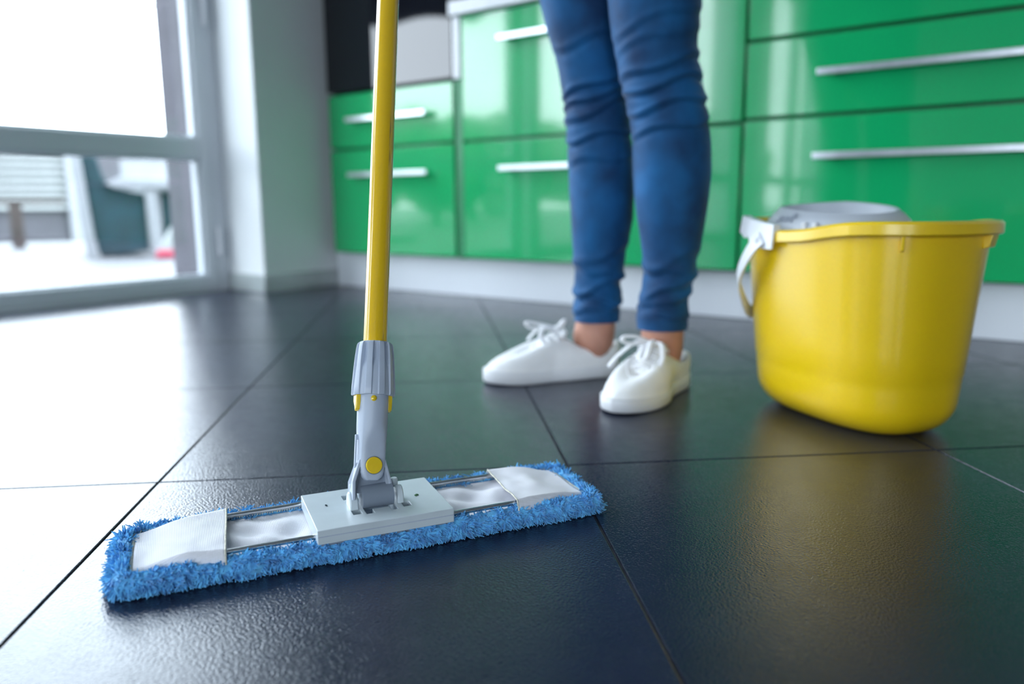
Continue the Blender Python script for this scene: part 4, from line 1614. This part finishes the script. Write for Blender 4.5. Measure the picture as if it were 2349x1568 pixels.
    for q in range(5):
        a, b = eyelet(q / 4, -1), eyelet(min(1, q / 4 + 0.05), 1)
        mid = (a + b) / 2 + Vector((0, 0, 0.0075 * k))
        ql = MB().tube(spline([a - Vector((0, 0, 0.002)), a + Vector((0, 0, 0.0022)), mid, b + Vector((0, 0, 0.0022)), b - Vector((0, 0, 0.002))], 5), 0.0032, 8, squash=(1.0, 0.45), up=(0, 0, 1))
        ql.build('lace', M['lace'], r, angle=60)
    # bow
    kb = (eyelet(1, -1) + eyelet(1, 1)) / 2 + Vector((0.004, 0, 0.0105))
    kt = lathe(MB(), [(0.001, -0.006), (0.0058, -0.004), (0.007, 0), (0.0055, 0.004), (0.001, 0.0062)], 14, Matrix.Translation(kb))
    kt.build('knot', M['lace'], r)
    inv = Matrix.Rotation(-rz, 3, 'Z')
    for kind, pts in bow_dirs:
        pp = [kb] + [kb + inv @ Vector(p) for p in pts]
        if kind == 'loop':
            pp.append(kb)
        MB().tube(spline(pp, 7), 0.0044, 8, squash=(1.0, 0.55), up=(0, 0, 1)).build('lace', M['lace'], r, angle=60)
    return r


shoe((-0.537, 1.186, 0), (-0.526, 0.944, 0), 0.243, 1, 'white canvas shoe pointing to the camera', 1.0,
     [('end', [(-0.016, -0.014, 0.005), (-0.036, -0.036, -0.014), (-0.048, -0.050, -0.033)]),
      ('loop', [(-0.020, -0.012, 0.010), (-0.036, -0.026, 0.010), (-0.030, -0.028, 0.002)]),
      ('loop', [(0.006, -0.018, 0.004), (0.010, -0.040, -0.014), (0.000, -0.042, -0.018), (-0.004, -0.020, -0.004)]),
      ('end', [(0.020, -0.010, 0.002), (0.030, -0.026, -0.014), (0.030, -0.036, -0.026)])])
shoe((-0.656, 1.196, 0), (-0.797, 0.993, 0), 0.247, -1, 'white canvas shoe turned sideways to the left', 2.0,
     [('loop', [(-0.016, -0.010, 0.006), (-0.032, -0.023, 0.010), (-0.042, -0.031, 0.011), (-0.037, -0.029, 0.003), (-0.018, -0.013, 0.000)]),
      ('loop', [(0.007, 0.006, 0.006), (0.011, 0.009, 0.014), (0.006, 0.006, 0.012)]),
      ('end', [(-0.012, -0.022, 0.002), (-0.010, -0.034, -0.010), (0.002, -0.036, -0.020)]),
      ('end', [(-0.030, 0.000, 0.002), (-0.050, -0.002, -0.014), (-0.058, -0.004, -0.024)])])

# ------------------------------------------------------------------ outside
gr = MB().box(-60, 60, -60, 45, -0.35, -0.20).box(-60, -2.70, -45, 45, -0.3, -0.08).build('ground', M['ground'], smooth=False)
struct(gr)
dk = struct(MB().box(-7.2, -2.70, -6.5, 6.5, -0.12, -0.058).build('terrace_deck', M['decking'], smooth=False))
plank = None
for i in range(31):
    x0 = -7.18 + 0.145 * i
    if plank is None:
        mb = MB().box(0, 0.138, -6.5, 6.5, -0.028, 0)
        o = mb.build('deck_plank', M['decking'], dk, bevel=0.003)
        plank = o.data
    else:
        o = bpy.data.objects.new('deck_plank', plank)
        COL.objects.link(o)
        o.parent = dk
    o.location = (x0, 0, -0.030)

# axes for the furniture: facing across the view
RX = Vector((0.803, 0.596, 0)).normalized()
FX = Vector((-0.597, 0.802, 0)).normalized()
def frame_at(x, y, z=-0.03):
    fx = Vector((x, y, 0)).normalized()
    m_ = Matrix((Vector((fx.y, -fx.x, 0)), fx, Vector((0, 0, 1)))).transposed().to_4x4()
    m_.translation = Vector((x, y, z))
    return m_


def placed(name, label, cat, x, y, z=-0.03, group=None):
    r = empty(name)
    r.matrix_world = frame_at(x, y, z)
    return tag(r, label, cat, group)


# garden armchair seen from the side: white frame, teal sling
ch = placed('garden_chair', 'white-framed garden armchair with dark teal fabric on the terrace', 'chair', -5.10, 2.46)
def slab(pts, y0, y1):
    n_ = len(pts)
    vs_ = [(x, y0, z) for x, z in pts] + [(x, y1, z) for x, z in pts]
    return MB().add(vs_, [tuple(range(n_)), tuple(reversed(range(n_, 2 * n_)))] + [(i, (i + 1) % n_, n_ + (i + 1) % n_, n_ + i) for i in range(n_)])
slab([(-0.075, 0.0), (-0.015, 0.0), (-0.075, 0.78), (-0.125, 0.78)], -0.03, 0.03).build('leg', M['garden_white'], ch, bevel=0.004)
slab([(-0.075, 0.0), (-0.015, 0.0), (-0.075, 0.78), (-0.125, 0.78)], 0.50, 0.56).build('leg', M['garden_white'], ch, bevel=0.004)
slab([(0.31, 0.0), (0.37, 0.0), (0.345, 0.44), (0.285, 0.44)], -0.03, 0.03).build('leg', M['garden_white'], ch, bevel=0.004)
slab([(0.31, 0.0), (0.37, 0.0), (0.345, 0.44), (0.285, 0.44)], 0.50, 0.56).build('leg', M['garden_white'], ch, bevel=0.004)
slab([(-0.070, 0.76), (0.000, 0.76), (0.060, 0.50), (0.10, 0.44), (0.29, 0.40), (0.29, 0.03), (0.0, 0.01), (-0.012, 0.05)], 0.02, 0.50).build('sling', M['teal'], ch, bevel=0.01)
slab([(0.06, 0.46), (0.15, 0.505), (0.26, 0.50), (0.62, 0.49), (0.62, 0.435), (0.26, 0.435), (0.12, 0.435)], -0.05, 0.02).build('armrest', M['garden_white'], ch, bevel=0.006)
slab([(0.06, 0.46), (0.15, 0.505), (0.26, 0.50), (0.62, 0.49), (0.62, 0.435), (0.26, 0.435), (0.12, 0.435)], 0.51, 0.58).build('armrest', M['garden_white'], ch, bevel=0.006)
# second chair next to it
ch2 = placed('garden_chair', 'garden chair with teal panel behind the white chair leg, nearest the outer wall edge', 'chair', -5.50, 3.15)
ch2.scale = (1.08, 1.08, 1.08)
slab([(-0.02, 0.06), (0.24, 0.06), (0.25, 0.385), (-0.03, 0.385)], 0.0, 0.40).build('sling', M['teal'], ch2, bevel=0.01)
slab([(-0.03, 0.39), (0.30, 0.39), (0.30, 0.47), (-0.03, 0.47)], -0.03, 0.43).build('armrest', M['garden_white'], ch2, bevel=0.006)
for x in (-0.045, 0.265):
    for y in (0.0, 0.38):
        MB().box(x - 0.022, x + 0.022, y - 0.02, y + 0.02, 0, 0.44).build('leg', M['garden_white'], ch2, bevel=0.003)
MB().box(-0.02, 0.25, -0.015, 0.0, 0.0, 0.055).build('stretcher', M['garden_white'], ch2, bevel=0.003)
# white and pink toy leaning beside the chair
ty = placed('toy_shovel', 'small white toy with a pink base leaning by the garden chairs', 'toy', -4.62, 2.60)
slab([(-0.02, 0.05), (0.06, 0.04), (0.15, 0.22), (0.12, 0.24), (0.07, 0.20)], 0.0, 0.08).build('body', M['louver'], ty, bevel=0.012)
slab([(-0.04, 0.0), (0.11, 0.0), (0.09, 0.05), (-0.02, 0.055)], -0.01, 0.09).build('base', M['pink'], ty, bevel=0.012)
# terrace railing with a brown handrail
rl = placed('terrace_railing', 'brown wooden railing along the far edge of the terrace', 'railing', -6.75, 2.62)
MB().box(-0.75, 0.36, -0.03, 0.04, 0.335, 0.375).build('handrail', M['rail'], rl, bevel=0.006)
for x in (-0.62, 0.02):
    MB().box(x - 0.045, x + 0.045, -0.03, 0.03, -0.02, 0.335).build('post', M['rail'], rl, bevel=0.004)
MB().box(-0.75, 0.36, -0.02, 0.02, 0.05, 0.085).build('bottom_rail', M['siding'], rl, bevel=0.004)
# louvred garden house with a stair stringer
sh_ = placed('garden_house', 'pale louvred garden house behind the brown terrace railing', 'building', -8.9, 3.55, -0.08)
MB().box(-1.6, 0.95, 0.06, 2.2, 0.0, 0.98).build('wall', M['siding'], sh_, smooth=False)
lm = None
for side, (xa, xb, n_) in enumerate(((-1.55, -0.62, 5), (-0.42, 0.42, 8))):
    for i in range(n_):
        z = (0.37 if side == 0 else 0.36) + i * 0.078
        c_ = MB().box(xa, xb, -0.02, 0.05, -0.020, 0.020).build('slat', M['louver'], sh_, bevel=0.004)
        c_.location = (0, 0, z)
slab([(-0.75, 0.34), (-0.60, 0.34), (-0.36, 0.95), (-0.50, 0.95)], -0.10, -0.03).build('stair_stringer', M['louver'], sh_, bevel=0.01)
slab([(0.42, -0.02), (0.55, -0.02), (0.55, 0.95), (0.42, 0.95)], -0.06, 0.05).build('corner_post', M['garden_white'], sh_, bevel=0.01)
# pale hedge under the railing and the trees beyond


def leafy(name, label, cat, loc, rad, hz, trunk, group, n=26, seed=0):
    r = empty(name, loc)
    tag(r, label, cat, group)
    rg_ = random.Random(seed)
    mb = MB()
    bmx = bmesh.new()
    bmesh.ops.create_icosphere(bmx, subdivisions=2, radius=1.0)
    base_v = [v.co.copy() for v in bmx.verts]
    base_f = [tuple(v.index for v in f.verts) for f in bmx.faces]
    bmx.free()
    for i in range(n):
        a = rg_.uniform(0, 2 * math.pi)
        q = rg_.random() ** 0.5
        z = trunk + (hz - trunk) * rg_.uniform(0.1, 0.95)
        rr2 = rad * math.sin(math.pi * min(0.95, max(0.08, (z - trunk) / (hz - trunk + 1e-6)))) ** 0.6
        c_ = Vector((math.cos(a) * rr2 * q, math.sin(a) * rr2 * q, z))
        sc = rad * rg_.uniform(0.22, 0.40)
        mb.add([c_ + v * sc * (1 + 0.35 * noise.noise(v * 2.2 + c_)) for v in base_v], base_f)
    mb.build('crown', M['leaf'], r)
    if trunk > 0.05:
        MB().tube([(0, 0, -0.02), (0.03, 0.02, trunk), (0, 0, hz * 0.7)], [0.11, 0.08, 0.03], 10).build('trunk', M['bark'], r)
    return r


for i, (x, y, rad, hz, tr) in enumerate([(-9.2, -6.4, 1.35, 1.55, 0.3), (-11.0, -9.6, 1.5, 1.75, 0.3), (-10.0, -2.9, 1.3, 1.35, 0.25), (-13.5, -14.2, 2.0, 2.3, 0.4), (-8.0, -12.3, 1.15, 1.5, 0.3),
                                         (-13.0, -19.5, 2.3, 3.0, 0.6), (-8.4, -15.6, 1.6, 2.1, 0.4)]):
    leafy('garden_tree', 'green garden tree mirrored in the glossy cabinet fronts', 'tree', (x, y, -0.08), rad, hz, tr, 'trees of the garden', 26, i)
gw = placed('garden_wall', 'low pale wall far behind the garden chairs', 'wall', -11.0, 5.4, -0.08)
MB().box(-1.9, 3.0, -0.1, 0.1, 0.0, 1.02).build('panel', M['garden_white'], gw, bevel=0.01)
MB().box(-1.92, 3.02, -0.14, 0.14, 1.02, 1.08).build('coping', M['louver'], gw, bevel=0.01)
# dark parasol added out of view to darken the oven glass reflection
ps = empty('parasol', (-5.0, -1.1, -0.03))
tag(ps, 'dark navy terrace parasol added out of view to darken the oven glass reflection', 'parasol')
MB().tube([(0, 0, 0.05), (0, 0, 2.62)], 0.022, 14).build('pole', M['black_metal'], ps)
lathe(MB(), [(0.02, 0.0), (0.26, 0.0), (0.26, 0.05), (0.04, 0.08)], 28).build('base', M['black_metal'], ps)
cn = []
for ri, zz in ((1.25, 2.02), (0.85, 2.22), (0.45, 2.40), (0.05, 2.58)):
    ring = []
    for j in range(64):
        a = 2 * math.pi * j / 64
        sc = abs(math.sin(a * 4))
        ring.append(Vector((ri * (1 - 0.05 * sc) * math.cos(a), ri * (1 - 0.05 * sc) * math.sin(a), zz + (0.10 * sc if ri > 1.2 else 0.02 * sc))))
    cn.append(ring)
cno = MB().loft(cn, caps=False).build('canopy', M['parasol'], ps)
sd = cno.modifiers.new('solidify', 'SOLIDIFY')
sd.thickness = 0.006
cb = MB()
cb.tube([(-10.23, 4.174, 2.06), (-9.6, 4.69, 2.30), (-8.99, 5.203, 2.545), (-7.0, 6.9, 3.35)], 0.012, 8)
for q in ((-11.5, 3.1, 1.6),):
    pass
cbl = cb.build('overhead_cable', M['louver'])
tag(cbl, 'thin pale cable crossing the bright sky above the garden', 'cable')
